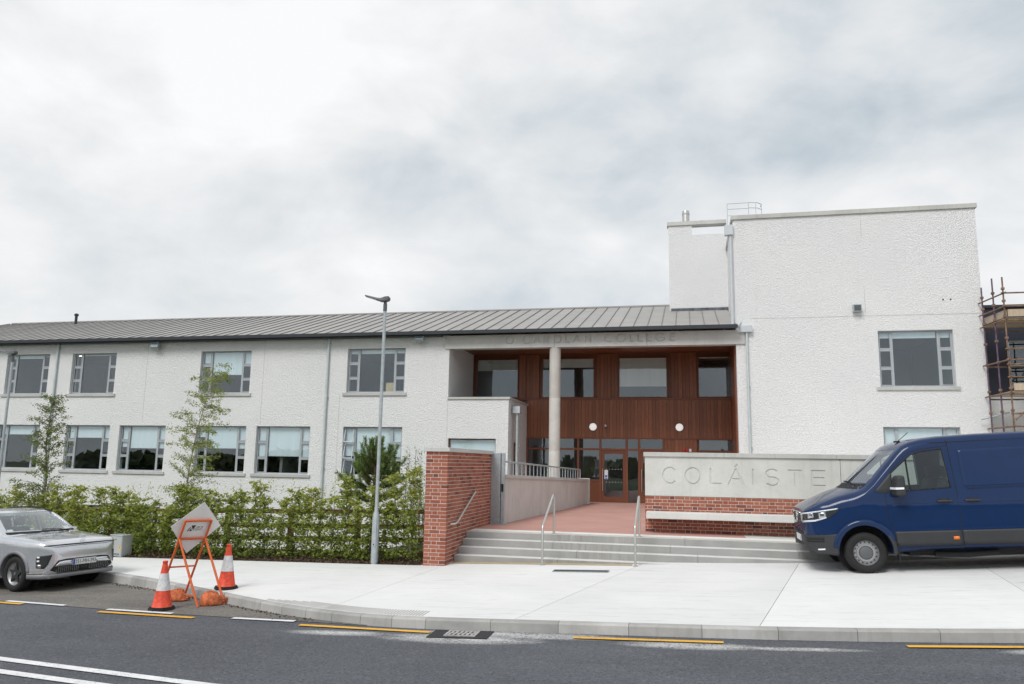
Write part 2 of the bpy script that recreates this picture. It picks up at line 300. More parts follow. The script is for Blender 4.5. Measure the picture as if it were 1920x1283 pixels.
# ------------------------------------------------------------------ mesh helpers
class MB:
    def __init__(s): s.v = []; s.f = []; s.mi = []; s.cur = 0
    def add(s, vs_, fs):
        o = len(s.v); s.v += [tuple(map(float, q)) for q in vs_]; s.f += [tuple(o+i for i in q) for q in fs]; s.mi += [s.cur]*len(fs); return s
    def box(s, x0, x1, y0, y1, z0, z1):
        return s.add([(x0, y0, z0), (x1, y0, z0), (x1, y1, z0), (x0, y1, z0), (x0, y0, z1), (x1, y0, z1), (x1, y1, z1), (x0, y1, z1)],
                     [(0, 3, 2, 1), (4, 5, 6, 7), (0, 1, 5, 4), (1, 2, 6, 5), (2, 3, 7, 6), (3, 0, 4, 7)])
    def hexa(s, b, t_):   # bottom quad (ccw from above), top quad
        return s.add(list(b)+list(t_), [(3, 2, 1, 0), (4, 5, 6, 7), (0, 1, 5, 4), (1, 2, 6, 5), (2, 3, 7, 6), (3, 0, 4, 7)])
    def quad(s, a, b, c_, d_): return s.add([a, b, c_, d_], [(0, 1, 2, 3)])
    def tube(s, path, r, n=10, cap=True):
        path = [Vector(q) for q in path]; rr = r if isinstance(r, (list, tuple)) else [r]*len(path)
        vs_ = []; up0 = None
        for i, q in enumerate(path):
            if i == 0: tg = path[1]-q
            elif i == len(path)-1: tg = q-path[i-1]
            else: tg = (path[i+1]-q).normalized()+(q-path[i-1]).normalized()
            tg = tg.normalized()
            if up0 is None:
                up0 = Vector((0, 0, 1)) if abs(tg.z) < .9 else Vector((1, 0, 0))
            a = tg.cross(up0).normalized(); b = a.cross(tg).normalized(); up0 = b
            for k in range(n):
                th = 2*math.pi*k/n; vs_.append(q+(a*math.cos(th)+b*math.sin(th))*rr[i])
        fs = []
        for i in range(len(path)-1):
            for k in range(n):
                fs.append((i*n+k, i*n+(k+1) % n, (i+1)*n+(k+1) % n, (i+1)*n+k))
        if cap: fs.append(tuple(range(n-1, -1, -1))); fs.append(tuple((len(path)-1)*n+k for k in range(n)))
        return s.add(vs_, fs)
    def lathe(s, prof, c=(0, 0, 0), axis='Z', n=28, closed=False):   # prof: (radius, height)
        vs_ = []
        for (r, h_) in prof:
            for k in range(n):
                th = 2*math.pi*k/n; a, b = r*math.cos(th), r*math.sin(th)
                q = {'Z': (a, b, h_), 'Y': (a, h_, b), 'X': (h_, a, b)}[axis]
                vs_.append((q[0]+c[0], q[1]+c[1], q[2]+c[2]))
        fs = []; m = len(prof)
        for i in range(m if closed else m-1):
            j = (i+1) % m
            for k in range(n): fs.append((i*n+k, i*n+(k+1) % n, j*n+(k+1) % n, j*n+k))
        if not closed:
            if prof[0][0] > 1e-4: fs.append(tuple(range(n-1, -1, -1)))
            if prof[-1][0] > 1e-4: fs.append(tuple((m-1)*n+k for k in range(n)))
        return s.add(vs_, fs)
    def prism(s, poly, a0, a1, plane='XZ'):   # polygon in plane, extruded along third axis
        def q(p_, a): return {'XZ': (p_[0], a, p_[1]), 'XY': (p_[0], p_[1], a), 'YZ': (a, p_[0], p_[1])}[plane]
        n = len(poly); vs_ = [q(p_, a0) for p_ in poly]+[q(p_, a1) for p_ in poly]
        return s.add(vs_, [tuple(range(n)), tuple(range(2*n-1, n-1, -1))]+[(i, i+n, (i+1) % n+n, (i+1) % n) for i in range(n)])
    def mesh(s, name, mats, smooth=None):
        me = bpy.data.meshes.new(name); me.from_pydata(s.v, [], s.f)
        mats = mats if isinstance(mats, (list, tuple)) else [mats]
        for m in mats: me.materials.append(M[m] if isinstance(m, str) else m)
        if len(mats) > 1: me.polygons.foreach_set('material_index', s.mi)
        bm = bmesh.new(); bm.from_mesh(me); bmesh.ops.recalc_face_normals(bm, faces=bm.faces); bm.to_mesh(me); bm.free()
        if smooth is not None:
            me.polygons.foreach_set('use_smooth', [True]*len(me.polygons))
            if smooth < 179: me.set_sharp_from_angle(angle=R(smooth))
        return me
    def build(s, name, mats, parent=None, smooth=None, bevel=0., loc=None):
        return link(name, s.mesh(name, mats, smooth), parent, bevel, loc)
def link(name, me, parent=None, bevel=0., loc=None):
    o = bpy.data.objects.new(name, me); C.objects.link(o)
    if parent is not None:
        o.parent = parent
        b = parent.get('_b')
        if b is not None and loc is None: o.location = (-b[0], -b[1], -b[2])
    if loc is not None: o.location = loc
    if bevel:
        m = o.modifiers.new('bevel', 'BEVEL'); m.width = bevel; m.segments = 2; m.limit_method = 'ANGLE'; m.angle_limit = R(40)
    return o
def tag(o, label=None, cat=None, group=None, kind=None):
    if label: o['label'] = label
    if cat: o['category'] = cat
    if group: o['group'] = group
    if kind: o['kind'] = kind
    return o
def thing(name, label, cat, base=(0, 0, 0), group=None, kind=None):
    # an Empty at the thing's base; children keep world coordinates in their meshes
    o = bpy.data.objects.new(name, None); C.objects.link(o); o.location = base; o['_b'] = base; o.empty_display_size = .2
    return tag(o, label, cat, group, kind)
def local(name, label, cat, loc, rot=(0, 0, 0), group=None):
    o = bpy.data.objects.new(name, None); C.objects.link(o); o.location = loc; o.rotation_euler = rot; o.empty_display_size = .2
    return tag(o, label, cat, group)
def copy_tree(o, parent=None):
    c_ = o.copy(); C.objects.link(c_); c_.parent = parent
    for ch in list(o.children): copy_tree(ch, c_)
    return c_
def apply_mods(o):
    bpy.context.view_layer.update()
    dg = bpy.context.evaluated_depsgraph_get(); me = bpy.data.meshes.new_from_object(o.evaluated_get(dg)); o.modifiers.clear(); old = o.data; o.data = me; bpy.data.meshes.remove(old); return o
def cut(o, mb, self_=False):
    me = mb.mesh('cutter', 'dark'); k = bpy.data.objects.new('cutter', me); C.objects.link(k); k.matrix_world = Matrix.Identity(4)
    m = o.modifiers.new('b', 'BOOLEAN'); m.operation = 'DIFFERENCE'; m.solver = 'EXACT'; m.object = k; m.use_self = self_
    apply_mods(o); bpy.data.objects.remove(k); bpy.data.meshes.remove(me); return o
def text_mesh(txt, size, depth=.002, width=1.0):
    cu = bpy.data.curves.new('t', 'FONT'); cu.body = txt; cu.size = size; cu.extrude = depth; cu.align_x = 'CENTER'; cu.align_y = 'CENTER'; cu.resolution_u = 3
    o = bpy.data.objects.new('t', cu); C.objects.link(o); bpy.context.view_layer.update()
    me = bpy.data.meshes.new_from_object(o.evaluated_get(bpy.context.evaluated_depsgraph_get())); bpy.data.objects.remove(o); bpy.data.curves.remove(cu)
    if width != 1.0:
        for v in me.vertices: v.co.x *= width
    return me

# ------------------------------------------------------------------ ground shape
def g(u):
    if u <= 0: return .031*max(u, -45)
    if u < 5: return .031*u+.004*u*u
    return .255+.071*(min(u, 14)-5)+.01*(max(u, 14)-14)
def zroad(u, v=0): return -.63+g(u)
def zpav(u, v): return -.42+g(u)+.016*(v-15.5)
VF, VD = 28.8, 32.3
# ================================================================== GROUND, ROAD, PAVEMENT
def sheet(name, us, vs_, zf, mat, parent=None):
    mb = MB(); n = len(vs_)
    pts = [(u, v, zf(u, v)) for u in us for v in vs_]
    mb.add(pts, [(i*n+j, (i+1)*n+j, (i+1)*n+j+1, i*n+j+1) for i in range(len(us)-1) for j in range(n-1)])
    return mb.build(name, mat, parent, smooth=60)
US = [-60, -45, -30, -20, -14, -10, -6, -3, 0, 1, 2, 3, 4, 5, 7, 10, 14, 20, 35, 60]
ground = sheet('ground', [-600, -200, -60, 0, 60, 200, 600], [-600, -200, -60, 60, 200, 600], lambda u, v: -4.2, 'field'); tag(ground, kind='structure')
KB = [(-60, 14.45), (-15, 14.45), (-12.8, 14.25), (-11.3, 13.85), (-9.8, 13.15), (-8.6, 12.5), (-7.4, 11.84), (-6.6, 11.4), (-5.9, 11.05), (-5.3, 10.82), (-4.7, 10.62), (-4.1, 10.51), (-3.4, 10.46), (60, 10.46)]
def kv(u): return float(np.interp(u, [a for a, b in KB], [b for a, b in KB]))
BED = [(-60, 17.6), (-16.6, 16.5), (-13, 16.17), (-9.2, 15.83), (-6.4, 15.58), (-5.32, 15.52)]
def vbed(u): return float(np.interp(u, [a for a, b in BED], [b for a, b in BED]))
road = sheet('road', US, [-3, 0, 2, 4, 6, 8, 10, 12, 14.6], lambda u, v: zroad(u)-.004*(abs(v-7) > 60), 'road'); tag(road, kind='structure')
# layby: older asphalt, a few millimetres over the road sheet
LE = [(-60, 14.0), (-16, 12.35), (-11.5, 11.62), (-9, 11.12), (-7, 10.86), (-5.6, 10.70), (-4.4, 10.56)]
def lv(u): return float(np.interp(u, [a for a, b in LE], [b for a, b in LE]))
mb = MB(); lus = [-60, -40, -28, -20, -16, -14, -12.8, -11.3, -9.8, -8.6, -7.4, -6.6, -5.9, -5.3, -4.7, -4.4]
for a, b in zip(lus[:-1], lus[1:]):
    mb.quad((a, lv(a), zroad(a)+.006), (b, lv(b), zroad(b)+.006), (b, kv(b)+.02, zroad(b)+.012), (a, kv(a)+.02, zroad(a)+.012))
layby = mb.build('layby', 'layby'); tag(layby, kind='structure')
def stripe(name, pts, w_, mat, dz=.010):
    mb = MB()
    for (a, b) in zip(pts[:-1], pts[1:]):
        mb.quad((a[0], a[1]-w_/2, zroad(a[0])+dz), (b[0], b[1]-w_/2, zroad(b[0])+dz), (b[0], b[1]+w_/2, zroad(b[0])+dz), (a[0], a[1]+w_/2, zroad(a[0])+dz))
    return mb.build(name, mat, road)
for pts in ([(-13.6, 11.82), (-10.9, 11.36)], [(-9.05, 10.92), (-7.2, 10.68)], [(-5.35, 10.42), (-3.36, 10.22)], [(-1.45, 10.19), (0.39, 10.19)], [(2.45, 10.19), (4.3, 10.19)], [(6.3, 10.19), (8.1, 10.19)]):
    stripe('yellow_dash', pts, .105, 'yellow', .014)
for pts in ([(-11.45, 11.60), (-10.05, 11.35)], [(-9.06, 11.13), (-7.75, 10.95)], [(-6.6, 10.75), (-5.55, 10.66)], [(-14.2, 12.1), (-12.8, 11.85)]):
    stripe('white_dash', pts, .10, 'white', .014)
CL = [(-45, 19.5), (-30, 14.0), (-20, 11.0), (-14, 9.45), (-8, 8.05), (-4.75, 7.42), (0, 6.85), (6, 6.5), (14, 6.4), (45, 6.4)]
stripe('white_line', CL, .13, 'white'); stripe('white_line', [(a, b-.40) for a, b in CL], .13, 'white')
# verge on the photographer's side
verge = sheet('verge', US, [-60, -20, -3.2, -1, 1.2, 2.6, 3.6], lambda u, v: (-.12+g(u)*.6 if v < 2 else zroad(u)+.05+(3.6-v)*.1), 'bank'); tag(verge, kind='structure')

# kerb stones
kerb = thing('kerb', None, None, (0, 10.5, -.6), kind='structure')
def kerb_stone(a, b):
    ua, ub = a+.003, b-.003
    pts = []
    for u in (ua, ub):
        du = .05; tx, ty = 2*du, kv(u+du)-kv(u-du); l_ = math.hypot(tx, ty); nx, ny = -ty/l_, tx/l_
        zt = zpav(u, kv(u)+.1); zb = zroad(u)-.06; v = kv(u)
        pts.append(((u, v, zb), (u+nx*.014, v+ny*.014, zt-.022), (u+nx*.032, v+ny*.032, zt), (u+nx*.15, v+ny*.15, zt+.001), (u+nx*.15, v+ny*.15, zb)))
    A, B = pts; n = 5
    m = MB().add(list(A)+list(B), [(0, 1, 2, 3, 4), (9, 8, 7, 6, 5)]+[(i, i+n, (i+1) % n+n, (i+1) % n) for i in range(n)])
    m.build('kerb_stone', 'kerb', kerb)
u = -24.0
while u < 14:
    st_ = .915 if (u > -3.6 or u < -13.5) else .50
    kerb_stone(u, u+st_); u += st_
# pavement bays
pavement = sheet('pavement', [-60, -30, -16, -12, -9, -6, -4, -2, 0, 1, 2, 3, 4, 5, 7, 10, 14, 60], [0, .25, .5, .75, 1],
                 lambda u, v: 0, 'conc'); tag(pavement, kind='structure')
def vback(u): return vbed(u) if u < -5.33 else 17.3
for v in pavement.data.vertices:
    u = v.co.x; f = v.co.y; vv = kv(u)+.15+(vback(u)-kv(u)-.15)*f; v.co.y = vv; v.co.z = zpav(u, vv)-.03
J = [(-24, -24), (-19, -19), (-14.2, -14.0), (-9.5, -9.2), (-5.23, -4.72), (-2.31, -.62), (.85, 2.28), (4.45, 5.28), (8.6, 8.7), (14, 14)]
for (a0, b0), (a1, b1) in zip(J[:-1], J[1:]):
    a0, b0, a1, b1 = a0+.004, b0+.004, a1-.004, b1-.004
    ni, nj = 14, 8; top = []
    for i in range(ni+1):
        f = i/ni; ua = a0+(a1-a0)*f; ub = b0+(b1-b0)*f
        va = kv(ua)+.152; vb = vback(ub)
        for j in range(nj+1):
            q = j/nj; u = ua+(ub-ua)*q; v = va+(vb-va)*q; top.append((u, v, zpav(u, v)))
    mb = MB(); k = nj+1; mb.add(top, [(i*k+j, (i+1)*k+j, (i+1)*k+j+1, i*k+j+1) for i in range(ni) for j in range(nj)])
    for s_ in (0, ni*k):     # skirts down the joints
        for j in range(nj):
            a, b = top[s_+j], top[s_+j+1]; mb.quad(a, b, (b[0], b[1], b[2]-.028), (a[0], a[1], a[2]-.028))
    mb.build('paving_bay', 'pave', pavement)
# tactile strip on the curve
mb = MB()
for i in range(62):
    u = -6.5+i*.047
    for j in range(7):
        v = kv(u)+.19+j*.05
        if v > kv(u)+.19+.05*min(7, 1+i*.3): continue
        z = zpav(u, v)+.001; r_ = .014
        mb.add([(u-r_, v-r_, z), (u+r_, v-r_, z), (u+r_, v+r_, z), (u-r_, v+r_, z), (u-.006, v-.006, z+.008), (u+.006, v-.006, z+.008), (u+.006, v+.006, z+.008), (u-.006, v+.006, z+.008)],
               [(4, 5, 6, 7), (0, 1, 5, 4), (1, 2, 6, 5), (2, 3, 7, 6), (3, 0, 4, 7)])
tag(mb.build('tactile_studs', 'kerb', pavement), kind='stuff')
# planting bed and bank behind the hedge
bed = sheet('planting_bed', [-60, -30, -20, -16, -13, -11, -9, -7.5, -6.4, -5.32], [0, .15, .4, .7, 1], lambda u, v: 0, 'soil'); tag(bed, kind='structure')
for v in bed.data.vertices:
    u, f = v.co.x, v.co.y; vv = vbed(u)+f*1.6; v.co.y = vv; v.co.z = zpav(u, vbed(u))-.01+.05*math.sin(min(1, f*4)*1.57)-f*.05
bank = sheet('bank', [-60, -30, -20, -14, -9, -5.3], [0, .3, .6, 1], lambda u, v: 0, 'bank'); tag(bank, kind='structure')
for v in bank.data.vertices:
    u, f = v.co.x, v.co.y; v0 = vbed(u)+1.6; vv = v0+f*(VF+.4-v0); v.co.y = vv
    z0 = zpav(u, vbed(u))-.06; v.co.z = z0+(-2.6-z0)*min(1, f*1.3)*min(1, max(0, (-u-7)/6))
# mulch chips
def scatter_quads(name, P, S, mat, parent, asp=.6, up=0., rnd=None, bend=.0, kind='stuff', dirs=None):
    """leaf-like faces: P (n,3) centres, S (n,) lengths"""
    n = len(P); a = rng.normal(size=(n, 3)) if dirs is None else dirs+rng.normal(size=(n, 3))*.25
    a /= np.linalg.norm(a, axis=1)[:, None]
    b = rng.normal(size=(n, 3)); b[:, 2] *= (1-up); b = np.cross(a, np.cross(b, a)+1e-6) if False else np.cross(a, rng.normal(size=(n, 3))*np.array([1, 1, 1])+np.array([0, 0, up*2.0]))
    b /= np.linalg.norm(b, axis=1)[:, None]+1e-9; nn = np.cross(a, b)
    h = S[:, None]/2; wd = (S*asp)[:, None]/2
    V = np.stack([P-a*h, P+b*wd+nn*h*bend-a*h*.1, P+a*h, P-b*wd+nn*h*bend-a*h*.1], 1).reshape(-1, 3)
    me = bpy.data.meshes.new(name); me.vertices.add(4*n); me.vertices.foreach_set('co', V.ravel())
    me.loops.add(4*n); me.loops.foreach_set('vertex_index', np.arange(4*n, dtype=np.int32))
    me.polygons.add(n); me.polygons.foreach_set('loop_start', np.arange(0, 4*n, 4, dtype=np.int32)); me.polygons.foreach_set('loop_total', np.full(n, 4, dtype=np.int32))
    me.update(); at = me.attributes.new('rnd', 'FLOAT', 'POINT')
    r_ = rng.random(n) if rnd is None else rnd
    at.data.foreach_set('value', np.repeat(np.clip(r_, 0, 1), 4).astype(np.float32)); me.materials.append(M[mat]); me.validate()
    o = link(name, me, parent)
    if kind: o['kind'] = kind
    return o
n = 5200; uu = rng.uniform(-17.5, -5.36, n); ff = rng.uniform(0, 1, n)**1.3*.8
P = np.array([(u, vbed(u)+.02+f, zpav(u, vbed(u))+.012+.05*math.sin(min(1, f*2.5)*1.57)) for u, f in zip(uu, ff)])
scatter_quads('mulch', P, rng.uniform(.03, .085, n), 'chip', bed, .45, .8)
# grit along the layby kerb
n = 420; uu = rng.uniform(-11, -5.2, n); P = np.array([(u, kv(u)-abs(rng.normal())*.09-.01, zroad(u)+.018) for u in uu])
scatter_quads('grit', P, rng.uniform(.012, .04, n), 'chip', layby, .8, .3)

# ================================================================== TERRACE AND STEPS
terrace = thing('terrace', None, None, (-1, 24, 0), kind='structure')
MB().box(-4.86, 1.2, 17.72, VF-.005, -.5, -.001).build('red_paving', 'red', terrace)
MB().box(1.203, 14, 17.72, VF-.005, -.5, -.001).build('grey_paving', 'conc', terrace)
MB().box(-6.61, 1.79, VF-.004, VD+.05, -.5, -.001).build('red_paving', 'red', terrace)
MB().box(-6.4, -4.862, 19.4, VF-.006, -1.6, -.003).build('ramp_slab', 'conc', terrace)
M['tread'] = concrete('pale top-lit tread concrete', (.58, .575, .56), (.67, .665, .645), .1)  # tread tops paler than risers: own tone plus light from above painted in
steps = thing('entrance_steps', 'wide flight of grey concrete steps up to the red terrace', 'steps', (-1, 16.5, -.5))
NOS = [16.10, 16.40, 16.70, 17.00]; ZS = [-.42, -.28, -.14, 0.0]
JU = [-4.825, -2.62, -.18, 2.33, 4.8, 7.3, 9.8]
for i, (v0, z0) in enumerate(zip(NOS, ZS)):
    off = [0, .35, -.2, .1][i]
    ju = [JU[0]]+[q+off for q in JU[1:-1]]+[JU[-1]]
    for a, b in zip(ju[:-1], ju[1:]):
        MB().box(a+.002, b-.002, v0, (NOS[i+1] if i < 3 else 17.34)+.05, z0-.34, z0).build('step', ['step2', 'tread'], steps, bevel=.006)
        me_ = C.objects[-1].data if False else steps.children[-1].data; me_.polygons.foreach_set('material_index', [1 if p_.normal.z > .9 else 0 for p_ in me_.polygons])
for a, b in zip(JU[:-1], JU[1:]):
    MB().box(a+.002, b-.002, 17.393, 17.718, -.3, -.0005).build('landing_slab', 'pave', steps)
tan = plain('tan warning strip', (.42, .34, .22), .85, var=.15, vs=8, kind='P'); M['tan'] = tan
MB().box(-4.80, 9.7, 17.08, 17.15, -.01, .004).build('warning_strip', 'tan', steps)
mb = MB()
for a, b in zip(np.linspace(-4.8, -1.1, 8)[:-1], np.linspace(-4.8, -1.1, 8)[1:]):
    mb.quad((a, 15.84, zpav(a, 15.84)+.004), (b, 15.84, zpav(b, 15.84)+.004), (b, 16.11, zpav(b, 16.1)+.004), (a, 16.11, zpav(a, 16.1)+.004))
mb.build('warning_strip', 'tan', steps)
# drain grate in the pavement, gully in the road
gr = local('drain_grate', 'long narrow dark grating set in pavement below the steps', 'drain grate', (-2.0, 15.03, zpav(-2, 15.03)+.004), (0, -.031, 0))
mb = MB(); mb.box(-.53, .53, -.135, -.12, 0, .008); mb.box(-.53, .53, .12, .135, 0, .008); mb.box(-.53, -.515, -.12, .12, 0, .008); mb.box(.515, .53, -.12, .12, 0, .008); mb.build('frame', 'galv', gr)
MB().box(-.515, .515, -.12, .12, 0, .002).build('pit', 'dark', gr)
for i in range(34): MB().box(-.505+i*.0305, -.495+i*.0305, -.12, .12, .002, .007).build('bar', 'lamphead', gr)
gu = local('gully_grate', 'iron gully grate in fresh tarmac patch beside the kerb', 'gully grate', (-2.93, 10.16, zroad(-2.93)+.012), (0, -.031, .03))
MB().box(-.40, .40, -.21, .24, -.01, 0).build('patch', plain('black tarmac patch', (.022, .023, .024), .8, var=.2, vs=30, bump=.004, bs=90), gu)
mb = MB(); mb.box(-.19, .23, -.135, -.105, 0, .012); mb.box(-.19, .23, .145, .175, 0, .012); mb.box(-.19, -.16, -.105, .145, 0, .012); mb.box(.20, .23, -.105, .145, 0, .012); mb.box(-.16, .20, .01, .03, 0, .012)
gm = plain('dusty cast iron', (.36, .345, .33), .8, var=.35, vs=14); mb.build('frame', gm, gu)
for i in range(6):
    MB().hexa([(-.15+i*.06, -.105, 0), (-.12+i*.06, -.105, 0), (-.10+i*.06, .145, 0), (-.13+i*.06, .145, 0)], [(-.15+i*.06, -.105, .011), (-.12+i*.06, -.105, .011), (-.10+i*.06, .145, .011), (-.13+i*.06, .145, .011)]).build('bar', gm, gu)

# ================================================================== BRICKWORK
BR = {}
def brick_mesh(l, hgt, dpt, axis):
    key = (round(l, 4), round(hgt, 4), round(dpt, 4), axis)
    if key not in BR:
        c_ = .004
        a, b, h_ = (l/2, dpt/2, hgt/2)
        # box with chamfered front edges (front = -b)
        vs_ = [(-a+c_, -b, -h_+c_), (a-c_, -b, -h_+c_), (a-c_, -b, h_-c_), (-a+c_, -b, h_-c_), (-a, -b+c_, -h_), (a, -b+c_, -h_), (a, -b+c_, h_), (-a, -b+c_, h_), (-a, b, -h_), (a, b, -h_), (a, b, h_), (-a, b, h_)]
        fs = [(0, 1, 2, 3), (4, 5, 1, 0), (5, 6, 2, 1), (6, 7, 3, 2), (7, 4, 0, 3), (8, 9, 5, 4), (9, 10, 6, 5), (10, 11, 7, 6), (11, 8, 4, 7)]
        if axis == 'v': vs_ = [(-y, x, z) for x, y, z in vs_]
        BR[key] = MB().add(vs_, fs).mesh('brick', 'brick')
    return BR[key]
def lay(parent, items, limit):
    """items: (centre, l, h, d, axis, priority) ; the first `limit` by priority are bricks of their own, the rest one part"""
    items = sorted(items, key=lambda q: q[5]); bx, by, bz = parent['_b']
    for c_, l, h_, d_, ax, _ in items[:limit]:
        o = bpy.data.objects.new('brick', brick_mesh(l, h_, d_, ax)); C.objects.link(o); o.parent = parent
        j = random.uniform(-.0016, .0016)
        o.location = (c_[0]-bx+(j if ax == 'v' else 0), c_[1]-by+(j if ax == 'u' else 0), c_[2]-bz+random.uniform(-.0008, .0008))
        o.rotation_euler = (0, random.uniform(-.004, .004) if ax == 'u' else 0, 0)
    rest = items[limit:]
    if rest:
        mb = MB(); rv = []
        for c_, l, h_, d_, ax, _ in rest:
            me = brick_mesh(l, h_, d_, ax); mb.add([(v.co.x+c_[0], v.co.y+c_[1], v.co.z+c_[2]) for v in me.vertices], [tuple(p_.vertices) for p_ in me.polygons]); rv += [random.random()]*len(me.vertices)
        o = mb.build('brickwork', 'brick', parent); at = o.data.attributes.new('rnd', 'FLOAT', 'POINT'); at.data.foreach_set('value', rv); o['kind'] = 'stuff'
pier = thing('brick_wall', 'red brick wall with pale coping flanking the entrance steps', 'brick wall', (-5.06, 17.3, -.6))
U0, U1, V0, V1, ZB, ZT = -5.30, -4.83, 15.50, 19.20, -.62, 1.72
MB().box(U0+.006, U1-.006, V0+.006, V1-.006, ZB, ZT).build('mortar', 'mortar', pier)
items = []; nc = 31; ch = (ZT-ZB)/nc
for r_ in range(nc):
    z = ZB+(r_+.5)*ch; hh = ch-.011
    u = U0
    for l in ([.155, .1025, .1925] if r_ % 2 == 0 else [.1025, .215, .1325]):
        items.append(((u+l/2, V0+.05, z), l, hh, .10, 'u', -100+r_*.01)); u += l+.01
    v = V0+.11; k = r_ % 2; first = r_ % 2 == 1
    while v < V1-.03:
        l = [.215, .1025][k % 2]; l = min(l, V1-v)
        if first: l = .046; k -= 1; first = False
        if l > .03:
            o_ = (U1-.05, v+l/2, z); items.append((o_, l, hh, .10, 'v', v))
        v += l+.01; k += 1
lay(pier, items, 300)
mb = MB()
for a, b in ((15.455, 16.6), (16.603, 17.9), (17.903, 19.23)):
    MB().hexa([(U0-.045, a, ZT), (U1+.045, a, ZT), (U1+.045, b, ZT), (U0-.045, b, ZT)], [(U0-.045, a, ZT+.085), (U1+.045, a, ZT+.085), (U1+.045, b, ZT+.085), (U0-.045, b, ZT+.085)]).build('coping', 'coping', pier, bevel=.006)

sign = thing('sign_wall', 'long concrete and brick sign wall with engraved lettering and stone bench', 'sign wall', (3.8, 18.7, 0))
SU0, SU1, SV = -.97, 8.7, 18.5
MB().box(SU0+.006, SU1-.006, SV+.006, SV+.42, -.02, .815).build('mortar', 'mortar', sign)
items = []; nc = 11; ch = .815/nc
for r_ in range(nc):
    z = (r_+.5)*ch; u = SU0; k = r_ % 2
    first = True
    while u < SU1-.03:
        l = [.215, .1025][k % 2]
        if first and r_ % 2 == 1: l = .046; k -= 1
        first = False
        l = min(l, SU1-u)
        if l > .03: items.append(((u+l/2, SV+.05, z), l, ch-.011, .10, 'u', u))
        u += l+.01; k += 1
lay(sign, items, 280)
# --- stroke lettering
def arc(cx_, cy_, rx, ry, a0, a1, n=18): return [(cx_+rx*math.cos(R(a0+(a1-a0)*i/n)), cy_+ry*math.sin(R(a0+(a1-a0)*i/n))) for i in range(n+1)]
def strokes(ch_, w_):
    W = w_
    if ch_ == 'O': return [arc(W/2, .5, W/2, .5, 0, 182), arc(W/2, .5, W/2, .5, 180, 362)]
    if ch_ == 'C': return [arc(W*.52, .5, W*.52, .5, 42, 318, 24)]
    if ch_ == 'G': return [arc(W*.5, .5, W*.5, .5, 42, 330, 24), [(W*.55, .46), (W, .46), (W*.97, .2)]]
    if ch_ == 'L': return [[(.06, 1.0), (.06, .0)], [(.06, .05), (W, .05)]]
    if ch_ == 'I': return [[(W/2, 1), (W/2, 0)]]
    if ch_ in 'AÁ':
        s_ = [[(0, 0), (W/2, 1.0)], [(W/2, 1.0), (W, 0)], [(W*.2, .36), (W*.8, .36)]]
        if ch_ == 'Á': s_.append([(W*.46, 1.10), (W*.62, 1.27)])
        return s_
    if ch_ == 'T': return [[(0, .95), (W, .95)], [(W/2, .97), (W/2, 0)]]
    if ch_ == 'E': return [[(.06, 1), (.06, 0)], [(.06, .95), (W, .95)], [(.06, .52), (W*.93, .52)], [(.06, .05), (W, .05)]]
    if ch_ == 'N': return [[(.06, 0), (.06, 1)], [(.06, 1), (W-.06, 0)], [(W-.06, 0), (W-.06, 1)]]
    if ch_ == 'R': return [[(.06, 0), (.06, 1)], [(.06, .95), (W*.55, .95)]+arc(W*.55, .71, W*.4, .24, 85, -85, 10)+[(W*.55, .47), (.06, .47)], [(W*.55, .47), (W, 0)]]
    if ch_ == 'S': return [arc(W*.5, .74, W*.44, .25, 30, 250, 14)+arc(W*.5, .255, W*.47, .255, 85, -150, 16)]
    return []
def ribbon(pts, hw):
    L_, R_ = [], []
    for i, p_ in enumerate(pts):
        a = pts[max(i-1, 0)]; b = pts[min(i+1, len(pts)-1)]; dx, dy = b[0]-a[0], b[1]-a[1]; l = math.hypot(dx, dy) or 1
        L_.append((p_[0]-dy/l*hw, p_[1]+dx/l*hw)); R_.append((p_[0]+dy/l*hw, p_[1]-dx/l*hw))
    return L_+R_[::-1]
def letters(spec, z0, h_, hw, vface, depth):
    mb = MB(); q = 0
    for ch_, ua, ub in spec:
        for st_ in strokes(ch_, (ub-ua)/h_):
            poly = ribbon([(ua+x*h_, z0+y*h_) for x, y in st_], hw)
            n = len(st_); q += 1; f0, f1 = vface-.03-.0007*(q % 5), vface+depth+.0006*(q % 4)
            vs_ = [(x, f0, z) for x, z in poly]+[(x, f1, z) for x, z in poly]; m2 = len(poly)
            fs = []
            for i in range(n-1):
                a, b, c_, d_ = i, i+1, m2-2-i, m2-1-i; fs += [(a, b, c_, d_), (d_+m2, c_+m2, b+m2, a+m2)]
            fs += [(i, i+m2, (i+1) % m2+m2, (i+1) % m2) for i in range(m2)]
            mb.add(vs_, fs)
    return mb
SP = [('C', -.556, -.255), ('O', -.05, .28), ('L', .49, .745), ('Á', .905, 1.235), ('I', 1.41, 1.47), ('S', 1.71, 1.995), ('T', 2.19, 2.486), ('E', 2.68, 2.975)]
p1 = MB().box(SU0, 3.292, SV-.004, SV+.40, .822, 1.715).build('concrete_panel', 'conc', None)
cut(p1, letters(SP, 1.105, .36, .019, SV-.004, .018), True); p1.parent = sign; p1.location = tuple(-x for x in sign['_b']); p1['label'] = 'concrete panel engraved COLÁISTE'
MB().box(3.302, SU1, SV-.004, SV+.40, .822, 1.715).build('concrete_panel', 'conc', sign)
u = SU0-.03
for k, l in enumerate((1.82, 1.10, 1.30, 1.1, 1.5, 1.5, 1.41)):
    MB().box(u+.0015, u+l-.0015, SV-.045, SV+.45, 1.715, 1.815).build('coping', 'coping', sign, bevel=.006); u += l
M['bead'] = plain('string bead', (.60, .595, .575), .85)
M['bench'] = concrete('pale bench concrete', (.60, .595, .57), (.69, .685, .66), .12)
